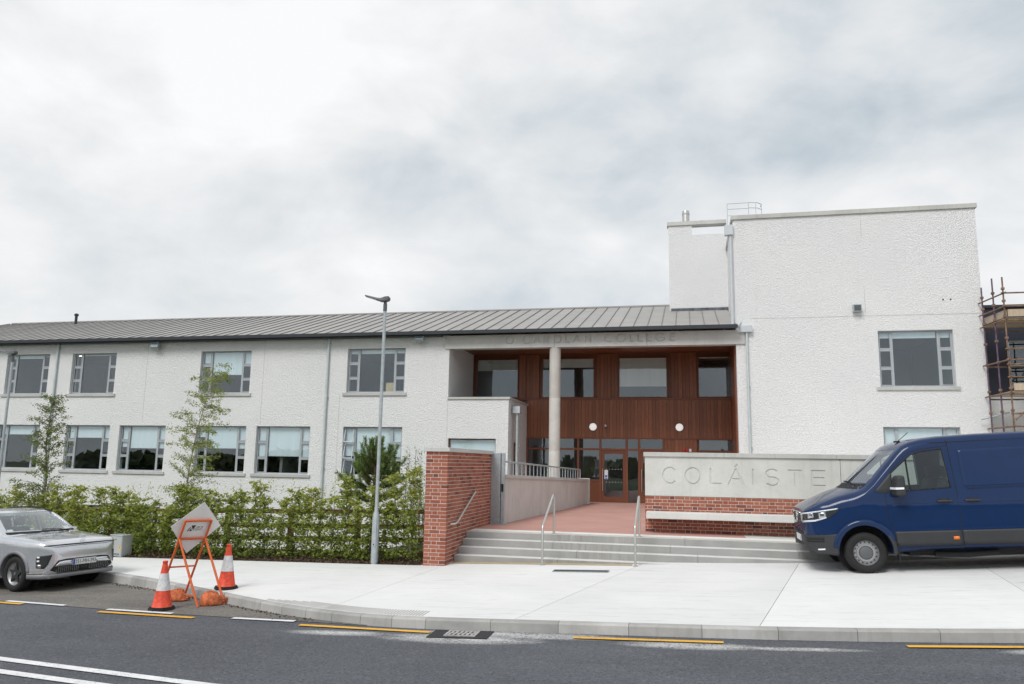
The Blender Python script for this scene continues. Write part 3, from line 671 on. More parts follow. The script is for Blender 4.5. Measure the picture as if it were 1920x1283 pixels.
for a, b in ((-.93, 2.6), (2.604, 6.2)):
    MB().box(a, b, SV-.43, SV+.004, .325, .475).build('bench_slab', 'bench', sign, bevel=.012)
# ================================================================== RAMP WALL, GATE POST, HANDRAILS
ramp = thing('ramp_wall', 'low sloping pale concrete ramp wall with steel railing on top', 'ramp wall', (-4.2, 24.5, 0))
A = (-4.56, 19.42, 1.13); B = (-3.80, 30.5, .86)
def ramp_pt(f): return tuple(A[i]+(B[i]-A[i])*f for i in range(3))
for k, (f0, f1) in enumerate(((0, .335), (.337, .668), (.67, 1.0))):
    a, b = ramp_pt(f0), ramp_pt(f1)
    MB().hexa([(a[0]-.30, a[1], -.05), (a[0], a[1], -.05), (b[0], b[1], -.05), (b[0]-.30, b[1], -.05)], [(a[0]-.30, a[1], a[2]), (a[0], a[1], a[2]), (b[0], b[1], b[2]), (b[0]-.30, b[1], b[2])]).build('wall_section', 'rampc', ramp)
for f0, f1 in ((0, .25), (.2505, .5), (.5005, .75), (.7505, 1.0)):
    a, b = ramp_pt(f0), ramp_pt(f1)
    MB().hexa([(a[0]-.34, a[1], a[2]), (a[0]+.05, a[1], a[2]), (b[0]+.05, b[1], b[2]), (b[0]-.34, b[1], b[2])], [(a[0]-.34, a[1], a[2]+.09), (a[0]+.05, a[1], a[2]+.09), (b[0]+.05, b[1], b[2]+.09), (b[0]-.34, b[1], b[2]+.09)]).build('coping', 'coping', ramp, bevel=.006)
b = B
MB().box(b[0]-.36, b[0]+.07, b[1]-.02, b[1]+.16, -.04, .98).build('end_pier', 'conc', ramp, bevel=.005)
def rp(f, dz): q = ramp_pt(f); return (q[0]-.14, q[1], q[2]+.09+dz)
MB().tube([rp(.0, .34), rp(.93, .34)], .024, 8).build('top_rail', 'galv', ramp, smooth=50)
for i in range(25):
    f = .005+.925*i/24; MB().tube([rp(f, -.01), rp(f, .335)], .013 if i % 6 else .02, 6).build('baluster', 'galv', ramp)
gp = thing('gate_post', 'grey steel gate post with black latch at end of brick wall', 'gate post', (-4.6, 19.3, 0))
MB().box(-4.86, -4.60, 19.21, 19.36, 0, 1.76).build('post', 'galv', gp, bevel=.006)
MB().box(-4.585, -4.50, 19.25, 19.34, .02, 1.76).build('post', 'galv', gp, bevel=.006)
for uu_ in (-4.76, -4.545): MB().box(uu_-.025, uu_+.025, 19.215, 19.25, .80, .99).build('latch', 'black', gp, bevel=.008)
MB().box(-4.82, -4.44, 19.16, 19.42, 0, .018).build('base_plate', 'galv', gp)
hr0 = None
for u, lab in ((-2.88, 'stainless steel handrail on the steps nearer the brick wall'), (-1.03, 'stainless steel handrail on the steps nearer the sign wall')):
    h = thing('handrail', lab, 'handrail', (u, 16.4, 0), 'handrails on the entrance steps')
    zb = zpav(u, 15.78)-.02; z1 = zb+.80; zt = .84
    MB().tube([(u, 15.78, zb), (u, 15.78, z1-.06), (u, 15.81, z1), (u, 17.02, zt-.02), (u, 17.1, zt), (u, 17.16, zt-.03), (u, 17.17, zt-.09), (u, 17.17, .0)], .024, 10).build('rail', 'steel', h, smooth=50)
    for v, z in ((15.78, zb+.02), (17.17, .0)): MB().lathe([(.05, 0), (.05, .012), (.026, .016)], (u, v, z), n=16).build('base_flange', 'steel', h, smooth=40)
h = thing('wall_handrail', 'sloping stainless handrail fixed to side of the brick wall', 'handrail', (-4.78, 16.7, .5))
MB().tube([(-4.835, 15.83, .235), (-4.76, 15.86, .235), (-4.755, 16.03, .25), (-4.755, 17.42, .83), (-4.76, 17.5, .85), (-4.835, 17.55, .85)], .022, 10).build('rail', 'steel', h, smooth=50)
for v, z in ((16.4, .405), (17.1, .697)): MB().tube([(-4.835, v, z-.05), (-4.755, v, z-.05), (-4.755, v, z)], .008, 6).build('bracket', 'steel', h)
# ================================================================== SCHOOL BUILDING
school = thing('school_building', 'long white rendered two storey school with zinc roof and timber lined entrance', 'building', (-8, 31, 0))
def wall_mesh(u0, u1, z0, z1, v, th, ops):
    """wall in a plane v = const with rectangular openings (u0,u1,z0,z1); front, back, reveals and edges"""
    us = sorted({u0, u1, *[q for o in ops for q in o[:2]]}); zs = sorted({z0, z1, *[q for o in ops for q in o[2:4]]})
    # keep cells reasonably small
    def solid(a, b, c_, d_):
        mu, mz = (a+b)/2, (c_+d_)/2
        return not any(o[0] < mu < o[1] and o[2] < mz < o[3] for o in ops)
    mb = MB(); nu, nz = len(us)-1, len(zs)-1; S = [[solid(us[i], us[i+1], zs[j], zs[j+1]) for j in range(nz)] for i in range(nu)]
    idx = {}
    def vid(i, j, k):
        if (i, j, k) not in idx: idx[(i, j, k)] = len(mb.v); mb.v.append((us[i], v if k == 0 else v+th, zs[j]))
        return idx[(i, j, k)]
    def face(*q): mb.f.append(q); mb.mi.append(0)
    for i in range(nu):
        for j in range(nz):
            if not S[i][j]: continue
            face(vid(i, j, 0), vid(i+1, j, 0), vid(i+1, j+1, 0), vid(i, j+1, 0)); face(vid(i, j, 1), vid(i, j+1, 1), vid(i+1, j+1, 1), vid(i+1, j, 1))
            for (di, dj, p_, q_) in ((-1, 0, (i, j), (i, j+1)), (1, 0, (i+1, j), (i+1, j+1)), (0, -1, (i, j), (i+1, j)), (0, 1, (i, j+1), (i+1, j+1))):
                a, b = i+di, j+dj
                if not (0 <= a < nu and 0 <= b < nz) or not S[a][b]: face(vid(*p_, 0), vid(*p_, 1), vid(*q_, 1), vid(*q_, 0))
    return mb
UP = [(-29.86, -27.60), (-26.41, -24.16), (-20.01, -17.65), (-13.33, -10.86)]
GR = [(-29.95, -27.72), (-26.37, -24.16), (-23.68, -21.43), (-19.98, -17.66), (-17.20, -14.80), (-13.37, -10.88)]
LG = [(-26.37, -24.16), (-23.68, -21.43)]
UZ, GZ, LZ = (4.20, 5.98), (.93, 2.84), (-2.2, -.52)
G7 = (-9.0, -7.1, .9, 2.42)
ops = [(a, b, *UZ) for a, b in UP]+[(a, b, *GZ) for a, b in GR]+[(a, b, *LZ) for a, b in LG]
wall_mesh(-36, -9.04, -3.2, 6.45, VF, .36, ops).build('wall', 'wall', school)
wall_mesh(-9.04, -6.62, -.2, 3.92, VF, .36, [G7]).build('wall', 'wall', school)
# movement joints in the render: thin recessed-looking beads, real strips
for u, z0, z1 in ((-17.05, 2.9, 6.4), (-13.6, -.5, 4.15), (-9.05, -.2, 3.9), (-22.6, 3.0, 6.4)):
    MB().box(u-.008, u+.008, VF-.006, VF+.01, z0, z1).build('movement_joint', 'bead', school)
# left flank of the wing far end, back and ends so it is a solid
MB().box(-36, -35.7, VF+.36, 41, -3.2, 6.45).build('wall', 'wall', school)
MB().box(-36, 1.8, 41, 41.3, -3.2, 6.45).build('wall', 'wall', school)
def window(u0, u1, z0, z1, v, blind=0., bmat='blind', frame='alu', side=.19, rows=(.333, .667), sill=True, open_left=False, rc=.13, pane_mat='glass'):
    fv = v+rc; d_ = .07
    mb = MB(); e_ = .045
    def bar(a, b, c_, dd, pr=0.): mb.box(a, b, fv-pr, fv+d_, c_, dd)
    bar(u0, u0+e_, z0, z1); bar(u1-e_, u1, z0, z1); bar(u0+e_, u1-e_, z0, z0+e_); bar(u0+e_, u1-e_, z1-e_, z1)
    wn = MB(); panes = []
    if side:
        w_ = (u1-u0)*side; a, b = u0+w_, u1-w_
        bar(a-.035, a+.035, z0+e_, z1-e_, .006); bar(b-.035, b+.035, z0+e_, z1-e_, .006)
        zc = [z0+e_]+[z0+(z1-z0)*r_ for r_ in rows]+[z1-e_]
        for (x0, x1) in ((u0+e_, a-.035), (b+.035, u1-e_)):
            for k, zz_ in enumerate(zc[1:-1]): bar(x0, x1, zz_-.03, zz_+.03, .004)
            for k in range(len(zc)-1):
                lo = zc[k]+(.03 if k else 0); hi = zc[k+1]-(.03 if k < len(zc)-2 else 0)
                panes.append((x0, x1, lo, hi, True))
        panes.append((a+.035, b-.035, z0+e_, z1-e_, False))
    else: panes.append((u0+e_, u1-e_, z0+e_, z1-e_, False))
    fr = mb.build('window', frame, school, bevel=.004)
    off = None
    for (x0, x1, lo, hi, sash) in panes:
        if sash:      # opening light with its own sash; vent lights on some stand open
            tilt = .16 if (open_left and x0 < (u0+u1)/2) else 0.
            s_ = .028; f0 = fv-.012
            def sk_(z): return -tilt*(hi-z)/(hi-lo)
            m2 = MB()
            for (p0, p1, q0, q1) in ((x0, x0+s_, lo, hi), (x1-s_, x1, lo, hi), (x0+s_, x1-s_, lo, lo+s_), (x0+s_, x1-s_, hi-s_, hi)):
                m2.hexa([(p0, f0+sk_(q0), q0), (p1, f0+sk_(q0), q0), (p1, f0+.04+sk_(q0), q0), (p0, f0+.04+sk_(q0), q0)], [(p0, f0+sk_(q1), q1), (p1, f0+sk_(q1), q1), (p1, f0+.04+sk_(q1), q1), (p0, f0+.04+sk_(q1), q1)])
            o = m2.build('sash', frame, fr, loc=(0, 0, 0))
            MB().hexa(*[[(p_, f0+q_+sk_(zq), zq) for p_, q_ in ((x0+s_, .016), (x1-s_, .016), (x1-s_, .022), (x0+s_, .022))] for zq in (lo+s_, hi-s_)]).build('pane', pane_mat, fr, loc=(0, 0, 0))
        else:
            MB().box(x0, x1, fv+.028, fv+.034, lo, hi).build('pane', pane_mat, fr, loc=(0, 0, 0))
    if blind:
        zb_ = z1-(z1-z0)*blind
        if side:
            w_ = (u1-u0)*side
            for (x0, x1, bb) in ((u0+.07, u0+w_-.04, blind*random.choice((.5, .95, 1.0, 1.04))), (u0+w_+.05, u1-w_-.05, blind), (u1-w_+.04, u1-.07, blind*random.choice((.6, .95, 1.0, 1.03)))):
                MB().box(x0, x1, fv+.065, fv+.068, z1-(z1-z0)*min(bb, .985), z1-.03).build('blind', bmat, fr, loc=(0, 0, 0))
        else:
            MB().box(u0+.06, u1-.06, fv+.065, fv+.068, zb_, z1-.03).build('blind', bmat, fr, loc=(0, 0, 0))
    if sill: MB().box(u0-.13, u1+.10, v-.055, v+rc+.06, z0-.125, z0-.004).build('sill', 'sill', fr, bevel=.006, loc=(0, 0, 0))
    return fr
for (a, b), bl in zip(UP, (.10, .05, .56, .11)): window(a, b, *UZ, VF, bl)
for (a, b), bl, op in zip(GR, (.22, .28, .50, .48, .63, .60), (0, 0, 0, 0, 0, 1)): window(a, b, *GZ, VF, bl, open_left=bool(op))
for a, b in LG: window(a, b, *LZ, VF, 0)
window(*G7, VF, .85, frame='tframe', side=0, sill=False)
# rooms behind the glass
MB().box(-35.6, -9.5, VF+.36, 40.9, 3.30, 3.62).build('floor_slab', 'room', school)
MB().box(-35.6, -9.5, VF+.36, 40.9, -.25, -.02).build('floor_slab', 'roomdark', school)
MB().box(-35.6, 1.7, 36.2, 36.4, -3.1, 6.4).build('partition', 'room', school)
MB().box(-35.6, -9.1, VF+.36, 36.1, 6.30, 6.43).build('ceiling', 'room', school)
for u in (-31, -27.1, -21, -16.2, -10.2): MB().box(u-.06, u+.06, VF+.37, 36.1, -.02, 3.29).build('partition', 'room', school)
for u in (-31, -23, -15, -10.2): MB().box(u-.06, u+.06, VF+.37, 36.1, 3.63, 6.29).build('partition', 'room', school)
for (u, v) in ((-25.4, 31), (-18.9, 31.5), (-12.2, 31.2), (-28.6, 31.2)):
    MB().box(u-.6, u+.6, v-.08, v+.08, 6.22, 6.29).build('strip_light', 'lit', school)
# cardboard boxes on the inner window board of the last upper window
MB().box(-11.75, -11.42, VF+.30, VF+.52, 4.22, 4.62).build('storage_box', 'card', school)
MB().box(-11.36, -11.16, VF+.34, VF+.52, 4.22, 4.86).build('storage_box', 'dark', school)

# roof ---------------------------------------------------------------
EV, EZ, RV, RZ = 28.42, 6.55, 35.0, 8.66
def rz(v): return EZ+(RZ-EZ)*(v-EV)/(RV-EV)
mb = MB(); mb.hexa([(-36.2, EV+.02, EZ-.10), (1.79, EV+.02, EZ-.10), (1.79, RV, RZ-.10), (-36.2, RV, RZ-.10)], [(-36.2, EV+.02, EZ-.03), (1.79, EV+.02, EZ-.03), (1.79, RV, RZ-.03), (-36.2, RV, RZ-.03)])
mb.hexa([(-36.2, RV+.001, RZ-.10), (1.79, RV+.001, RZ-.10), (1.79, 41.6, EZ-.10), (-36.2, 41.6, EZ-.10)], [(-36.2, RV+.001, RZ-.03), (1.79, RV+.001, RZ-.03), (1.79, 41.6, EZ-.03), (-36.2, 41.6, EZ-.03)])
roof = mb.build('roof', 'zinc', school)
pw_ = .515; u = 1.79-.06
panel_me = MB().hexa([(-pw_/2+.004, EV, EZ-.028), (pw_/2-.004, EV, EZ-.028), (pw_/2-.004, RV, RZ-.028), (-pw_/2+.004, RV, RZ-.028)], [(-pw_/2+.004, EV, EZ-.012), (pw_/2-.004, EV, EZ-.012), (pw_/2-.004, RV, RZ-.012), (-pw_/2+.004, RV, RZ-.012)]).mesh('roof_panel', 'zinc')
seam_me = MB().hexa([(-.010, EV+.01, EZ-.02), (.010, EV+.01, EZ-.02), (.010, RV, RZ-.02), (-.010, RV, RZ-.02)], [(-.009, EV+.03, EZ+.026), (.009, EV+.03, EZ+.026), (.009, RV, RZ+.026), (-.009, RV, RZ+.026)]).mesh('roof_seam', 'seam')
while u > -36:
    for nm, me, du in (('roof_panel', panel_me, -pw_/2), ('roof_seam', seam_me, -pw_)):
        o = bpy.data.objects.new(nm, me); C.objects.link(o); o.parent = roof; o.location = (u+du, 0, random.uniform(-.003, .003) if nm == 'roof_panel' else 0)
    u -= pw_
MB().box(-36.2, 1.79, RV-.10, RV+.10, RZ-.03, RZ+.035).build('ridge_cap', 'zinc', roof, loc=(0, 0, 0))
MB().lathe([(.07, 8.3), (.07, 8.82), (.11, 8.84), (.11, 8.93), (.03, 8.97)], (-31.4, 34.2, 0), n=12).build('vent_cowl', 'gutter', roof, smooth=40, loc=(0, 0, 0))
mb = MB(); mb.prism([(EV-.12, EZ-.12), (EV+.03, EZ-.12), (EV+.03, EZ-.035), (EV+.01, EZ-.02), (EV+.01, EZ-.10), (EV-.10, EZ-.10), (EV-.10, EZ+.005), (EV-.12, EZ+.005)], -36.2, 1.84, 'YZ')
mb.build('gutter', 'gutter', school)
MB().box(-36.1, -9.32, EV+.05, VF+.0, EZ-.16, EZ-.105).build('soffit', 'gutter', school)
for i in range(30):
    u = -35+i*1.2
    if u < 1.7: MB().box(u-.015, u+.015, EV-.125, EV-.118, EZ-.13, EZ+.01).build('gutter_bracket', 'gutter', school)
# beam with engraved name ---------------------------------------------
bm_ = MB().box(-9.20, 2.10, VF-.06, VF+.36, 5.90, 6.418).build('entrance_beam', 'beamc', None)
def ub(x): return -6.76+(x-948)*.02016
SPB = [(c_, ub(a), ub(b)) for c_, a, b in (('O', 948.9, 963), ('C', 982.5, 996.6), ('A', 1002.8, 1016), ('R', 1022, 1031.7), ('O', 1041.9, 1055), ('L', 1063.8, 1071.6), ('A', 1077.8, 1091.9), ('N', 1101, 1112),
       ('C', 1137.5, 1151.6), ('O', 1160, 1175), ('L', 1183.6, 1191), ('L', 1198, 1207), ('E', 1215.6, 1224), ('G', 1231, 1247), ('E', 1256, 1265.6))]
cut(bm_, letters(SPB, 6.05, .30, .020, VF-.06, .030), True)
mb = MB()
for u in (-4.86, -1.39): mb.box(u-.012, u+.012, VF-.10, VF-.03, 5.8, 6.5)
cut(bm_, mb); bm_.parent = school; bm_.location = tuple(-x for x in school['_b']); bm_['label'] = 'grey concrete beam engraved O CAROLAN COLLEGE'
# recess: left flank, flat roofed box, soffit, column -------------------
MB().box(-9.40, -9.045, VF+.36, VD+.3, 3.6, 6.40).build('wall', 'wall', school)
mb = wall_mesh(0, 3.5-.36, -.2, 3.92, 0, .33, [(.63, 1.75, -.2, 2.33)])
mb.v = [(-6.62-y, VF+.36+x, z) for x, y, z in mb.v]; mb.build('wall', 'wall', school)
MB().box(-6.80, -6.78, VF+1.0, VF+2.1, 0, 2.32).build('side_door', 'tframe', school)
MB().box(-9.06, -6.56, VF-.05, VF+.30, 3.923, 4.01).build('coping', 'coping', school, bevel=.006)
MB().box(-6.96, -6.56, VF+.302, VD-.02, 3.923, 4.01).build('coping', 'coping', school, bevel=.006)
MB().box(-9.04, -6.97, VF+.302, VD-.02, 3.80, 3.90).build('box_roof', 'flash', school)
MB().box(-9.35, -7.0, VF+.37, VD-.03, -.02, .02).build('floor_slab', 'roomdark', school)
for i in range(24):
    v0 = VF+.362+i*.145
    MB().box(-9.04, 1.795, v0, v0+.139, 6.15, 6.18).build('soffit_board', 'timber', school)
MB().box(-9.04, 1.795, VF+.362, VD+.3, 6.185, 6.30).build('soffit', 'tframe', school)
MB().lathe([(.212, -.02), (.212, 1.97), (.209, 1.98), (.209, 1.99), (.212, 2.0), (.212, 3.95), (.209, 3.96), (.209, 3.97), (.212, 3.98), (.212, 5.90)], (-4.86, VF+.15, 0), n=40).build('column', 'col', school, smooth=35)
# timber screen ---------------------------------------------------------
UW = [(-8.86, -7.02), (-5.97, -3.76), (-2.73, -.75), (.49, 1.75)]; UWZ = (4.27, 5.93)
bw = .145; meshes = {}
def board(u, z0, z1, vo=0.):
    key = (round(z1-z0, 3),)
    if key not in meshes:
        c_ = .003; h_ = z1-z0; a = bw/2-.001
        meshes[key] = MB().add([(-a, 0.006, 0), (-a+c_, 0, 0), (a-c_, 0, 0), (a, .006, 0), (a, .025, 0), (-a, .025, 0), (-a, 0.006, h_), (-a+c_, 0, h_), (a-c_, 0, h_), (a, .006, h_), (a, .025, h_), (-a, .025, h_)],
                              [(0, 1, 7, 6), (1, 2, 8, 7), (2, 3, 9, 8), (3, 4, 10, 9), (4, 5, 11, 10), (5, 0, 6, 11), (5, 4, 3, 2, 1, 0), (6, 7, 8, 9, 10, 11)]).mesh('cladding_board', 'timber')
    o = bpy.data.objects.new('cladding_board', meshes[key]); C.objects.link(o); o.parent = school
    bx, by, bz = school['_b']; o.location = (u-bx, VD-.03+vo+random.uniform(0, .003)-by, z0-bz)
u = -6.60+bw/2
while u < 1.78: board(u, 2.62, 4.18); u += bw
u = -9.0+bw/2
while u < 1.78:
    if not any(a-.10 < u < b+.10 for a, b in UW):
        board(u, 4.26, 6.13, .06 if int((u+9)/bw) % 5 in (1, 2) else 0.)
    u += bw
u = -.92+bw/2
while u < .40: board(u, .0, 2.56); u += bw
def tim(name, a, b, v0, v1, z0, z1): return MB().box(a, b, v0, v1, z0, z1).build(name, 'tframe', school, bevel=.004)
tim('transom', -8.99, 1.785, VD-.055, VD+.06, 4.185, 4.255); tim('transom', -6.60, 1.785, VD-.05, VD+.06, 2.565, 2.615)

wall_mesh(-9.04, 1.795, 0, 6.18, VD+.065, .05, [(a, b, *UWZ) for a, b in UW]+[(-6.58, -.95, .02, 2.55), (.45, 1.75, .02, 2.55)]).build('backing_wall', 'tframe', school)
MB().box(1.74, 1.798, VF+.362, VD-.06, 0, 6.14).build('lining_panel', 'timber', school)
for (a, b), bl in zip(UW, (.30, .24, .72, .05)):
    window(a-.02, b+.02, UWZ[0]-.01, UWZ[1]+.03, VD-.05, bl, 'blind2', 'tframe', side=0, sill=False, rc=.02)
# ground floor glazed screen and doors
mull = [-6.58, -5.52, -4.42, -3.50, -2.42, -1.92, -.93]
for u in mull: tim('mullion', u-.045, u+.045, VD-.05, VD+.08, 0, 2.564)
tim('transom', -6.53, -.98, VD-.045, VD+.075, 2.10, 2.18)
for a, b in zip(mull[:-1], mull[1:]):
    MB().box(a+.045, b-.045, VD+.01, VD+.016, 2.181, 2.563).build('pane', 'glass', school)
for a, b in zip(mull[:3], mull[1:4]):
    zb_ = .88 if a > -4.6 else .05
    if a > -4.6:
        MB().box(a+.045, b-.045, VD-.02, VD+.04, 0, .84).build('spandrel_panel', 'tframe', school); tim('transom', a+.045, b-.045, VD-.035, VD+.06, .842, .90); zb_ = .902
    MB().box(a+.045, b-.045, VD+.01, VD+.016, zb_, 2.098).build('pane', 'glass', school)
def door(a, b, handle_left=True):
    mb = MB(); f = .115
    mb.box(a, a+f, VD-.03, VD+.03, .01, 2.095); mb.box(b-f, b, VD-.03, VD+.03, .01, 2.095); mb.box(a+f, b-f, VD-.03, VD+.03, .01, .22); mb.box(a+f, b-f, VD-.03, VD+.03, 1.96, 2.095)
    d_ = mb.build('door', 'tframe', school, bevel=.004)
    MB().box(a+f, b-f, VD-.003, VD+.003, .22, 1.96).build('pane', 'glass', d_, loc=(0, 0, 0))
    x = a+.055 if handle_left else b-.055
    MB().tube([(x, VD-.10, .45), (x, VD-.10, 1.35)], .016, 8).build('handle', 'steel', d_, smooth=50, loc=(0, 0, 0))
    for z in (.52, 1.28): MB().tube([(x, VD-.10, z), (x, VD-.03, z)], .011, 6).build('handle_stud', 'steel', d_, loc=(0, 0, 0))
    for k in range(6):
        for z in (.80, 1.32): MB().box(a+f+.08+k*.12, a+f+.105+k*.12, VD-.0055, VD-.0045, z, z+.025).build('marker_dot', 'paper', d_, loc=(0, 0, 0))
    return d_
dA = door(-3.455, -2.465); dB = door(-1.875, -.975)
MB().box(-2.375, -1.965, VD+.0, VD+.006, .05, 2.098).build('pane', 'glass', school)
MB().box(-3.335, -3.19, VD-.012, VD-.008, .93, 1.30).build('notice', 'paper', dA, loc=(0, 0, 0))
MB().lathe([(0, 0), (.05, 0), (.05, -.003), (0, -.003)], (-3.262, VD-.014, 1.05), 'Y', 18).build('notice_symbol', 'blue', dA, loc=(0, 0, 0))
MB().box(-3.31, -3.21, VD-.0165, VD-.0135, .945, .98).build('notice_band', 'blue', dA, loc=(0, 0, 0))
MB().box(-3.266, -3.258, VD-.019, VD-.0165, 1.02, 1.08).build('notice_mark', 'paper', dA, loc=(0, 0, 0))
MB().box(.47, 1.74, VD+.01, VD+.016, 2.15, 2.55).build('pane', 'glass', school); tim('transom', .42, 1.78, VD-.045, VD+.06, 2.07, 2.145)
MB().box(.45, 1.78, VD-.02, VD+.03, 0, 2.068).build('spandrel_panel', 'tframe', school)
# lobby behind the glass
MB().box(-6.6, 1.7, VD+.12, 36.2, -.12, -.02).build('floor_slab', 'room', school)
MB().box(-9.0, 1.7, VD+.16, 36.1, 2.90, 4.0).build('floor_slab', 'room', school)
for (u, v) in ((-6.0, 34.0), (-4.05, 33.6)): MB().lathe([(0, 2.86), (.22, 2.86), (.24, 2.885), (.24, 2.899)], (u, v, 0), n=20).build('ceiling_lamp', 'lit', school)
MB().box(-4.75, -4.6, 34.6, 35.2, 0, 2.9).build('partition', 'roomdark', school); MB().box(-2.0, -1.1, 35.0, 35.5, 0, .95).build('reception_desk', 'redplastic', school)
# wall lights, camera, alarm
for u in (-3.80, -.29):
    l_ = MB().lathe([(0, -.075), (.10, -.073), (.145, -.055), (.155, -.02), (.155, 0)], (u, VD-.035, 3.06), 'Y', 32).build('wall_light', 'wlamp', school, smooth=60)
    MB().lathe([(.158, -.035), (.172, -.03), (.172, .005), (.158, .005)], (u, VD-.035, 3.06), 'Y', 32, True).build('rim', 'dark', l_, smooth=40, loc=(0, 0, 0))
cc = MB().tube([(-3.28, VD-.03, 3.09), (-3.28, VD-.13, 3.09)], .025, 8).build('security_camera', 'paper', school, smooth=50)
MB().tube([(-3.28, VD-.13, 3.12), (-3.24, VD-.27, 3.03)], .042, 10).build('camera_body', 'paper', cc, smooth=40, loc=(0, 0, 0)); MB().tube([(-3.24, VD-.27, 3.03), (-3.236, VD-.283, 3.022)], .034, 10).build('lens', 'black', cc, loc=(0, 0, 0))
for u, m_ in ((-.13, 'redplastic'), (.0, 'redplastic'), (.12, 'paper')): MB().box(u-.045, u+.045, VD-.10, VD-.036, 2.08, 2.2).build('alarm_box', m_, school, bevel=.008)

# right block -----------------------------------------------------------
RW = [(6.57, 8.96, 4.33, 6.29), (6.57, 8.97, .95, 2.95)]
wall_mesh(1.80, 9.93, -.6, 10.57, VF, .38, RW).build('wall', 'wall', school)
MB().box(1.80, 2.15, VF+.38, 40, -.2, 10.57).build('wall', 'wall', school); MB().box(9.58, 9.93, VF+.38, 40, -.6, 10.57).build('wall', 'wall', school)
MB().box(1.8, 9.93, 40, 40.3, -.6, 10.57).build('wall', 'wall', school); MB().box(2.15, 9.58, VF+.38, 40, 10.1, 10.3).build('flat_roof', 'flash', school)
u = 1.74
for k in range(9):
    l = 8.25/9; MB().box(u+.001, u+l-.001, VF-.06, VF+.44, 10.572, 10.73).build('coping', 'coping', school, bevel=.005); u += l
for x in (1.74, 9.53): MB().box(x, x+.46, VF+.441, 40.3, 10.572, 10.73).build('coping', 'coping', school, bevel=.005)

MB().box(2.3, 9.9, VF-.008, VF+.01, 6.825, 6.845).build('string_bead', 'bead', school)
MB().box(6.20, 6.216, VF-.007, VF+.01, 6.86, 7.9).build('movement_joint', 'bead', school); MB().box(6.20, 6.216, VF-.007, VF+.01, 9.7, 10.55).build('movement_joint', 'bead', school)
window(*RW[0], VF, .13, 'blind'); window(*RW[1], VF, .9, 'blind')
for u in (8.72, 8.96): MB().lathe([(.028, 0), (.028, -.012), (0, -.012)], (u, VF, 7.34), 'Y', 12).build('vent_hole', 'black', school)
MB().box(2.2, 9.5, VF+.39, 36, 3.3, 3.6).build('floor_slab', 'room', school); MB().box(2.2, 9.5, 36, 36.2, 0, 10).build('partition', 'room', school); MB().box(2.2, 9.5, VF+.39, 36, 6.6, 6.8).build('floor_slab', 'room', school)
MB().box(2.2, 9.5, VF+.39, 36, -.3, -.05).build('floor_slab', 'roomdark', school)
# stair tower behind the ridge
TV = 33.0
MB().box(-.62, 1.80, TV, TV+.35, 8.02, 11.32).build('wall', 'wall', school); MB().box(-.62, .36, TV, TV+.35, 11.32, 11.76).build('wall', 'wall', school)
MB().box(-.62, -.27, TV+.35, 37, 7.6, 11.76).build('wall', 'wall', school)
MB().box(-.68, 1.80, TV-.06, TV+.40, 11.762, 11.93).build('coping', 'beamc', school, bevel=.005)
MB().box(-.56, 1.79, TV-.03, TV+.02, 7.93, 8.12).build('flashing', 'flash', school)
MB().lathe([(.165, 11.0), (.165, 12.98), (.155, 13.05), (.0, 13.06)], (.13, 35, 0), n=24).build('flue', 'steel', school, smooth=40)
MB().lathe([(.172, 12.86), (.172, 12.92)], (.13, 35, 0), n=24).build('flue_band', 'galv', school, smooth=40)
gr_ = MB(); 
for z in (11.95, 11.72, 11.45): gr_.tube([(1.74, 31, z), (2.56, 31, z)], .013, 6)
for u in (1.74, 2.56): gr_.tube([(u, 31, 10.2), (u, 31, 11.96)], .015, 6)
gr_.tube([(2.56, 31, 11.96), (2.9, 31.05, 11.95), (3.08, 31.25, 11.94), (3.08, 31.6, 11.94)], .013, 6); gr_.tube([(2.56, 31, 11.74), (2.9, 31.05, 11.73), (3.08, 31.25, 11.72)], .013, 6)
for u, v in ((2.84, 31.03), (3.08, 31.25)): gr_.tube([(u, v, 10.2), (u, v, 11.95)], .013, 6)
gr_.build('roof_guardrail', 'hopper', school, smooth=50)
# rainwater goods and floodlights ---------------------------------------
def downpipe(u, v, z0, z1, r_=.045, joints=()):
    o = MB().tube([(u, v, z1), (u, v, z0)], r_, 12).build('downpipe', 'pipe', school, smooth=50)
    for z in joints:
        MB().tube([(u, v, z-.04), (u, v, z+.04)], r_+.007, 12).build('pipe_collar', 'pipe', o, smooth=50, loc=(0, 0, 0)); MB().box(u-.012, u+.075, v-.01, v+.06, z-.015, z+.015).build('pipe_clip', 'galv', o, loc=(0, 0, 0))
    return o
for u in (-27.15, -14.15): downpipe(u, VF-.07, -2.0, 6.42, .047, (1.2, 4.0, 6.2))
downpipe(2.17, VF-.08, 0, 6.33, .042, (2.2, 4.35))
downpipe(-6.40, VF+.55, 0, 3.45, .045, (2.1,)); downpipe(-6.40, VF+.72, 0, 3.45, .03, (2.1,))
MB().box(-6.56, -6.27, VF+.42, VF+.88, 3.42, 3.68).build('hopper_head', 'hopper', school, bevel=.006)
MB().box(1.86, 2.36, VF-.17, VF-.002, 6.32, 6.56).build('hopper_head', 'hopper', school, bevel=.006)
MB().tube([(1.84, EV-.05, 6.5), (1.92, VF-.12, 6.62), (1.98, VF-.09, 6.68)], .05, 10).build('overflow_pipe', 'pipe', school, smooth=50)
MB().tube([(1.70, VF-.02, 6.62), (1.70, VF-.02, 10.0)], .06, 10).build('downpipe', 'hopper', school, smooth=50); MB().box(1.50, 1.795, VF-.13, VF+.10, 9.98, 10.36).build('hopper_head', 'hopper', school, bevel=.006)
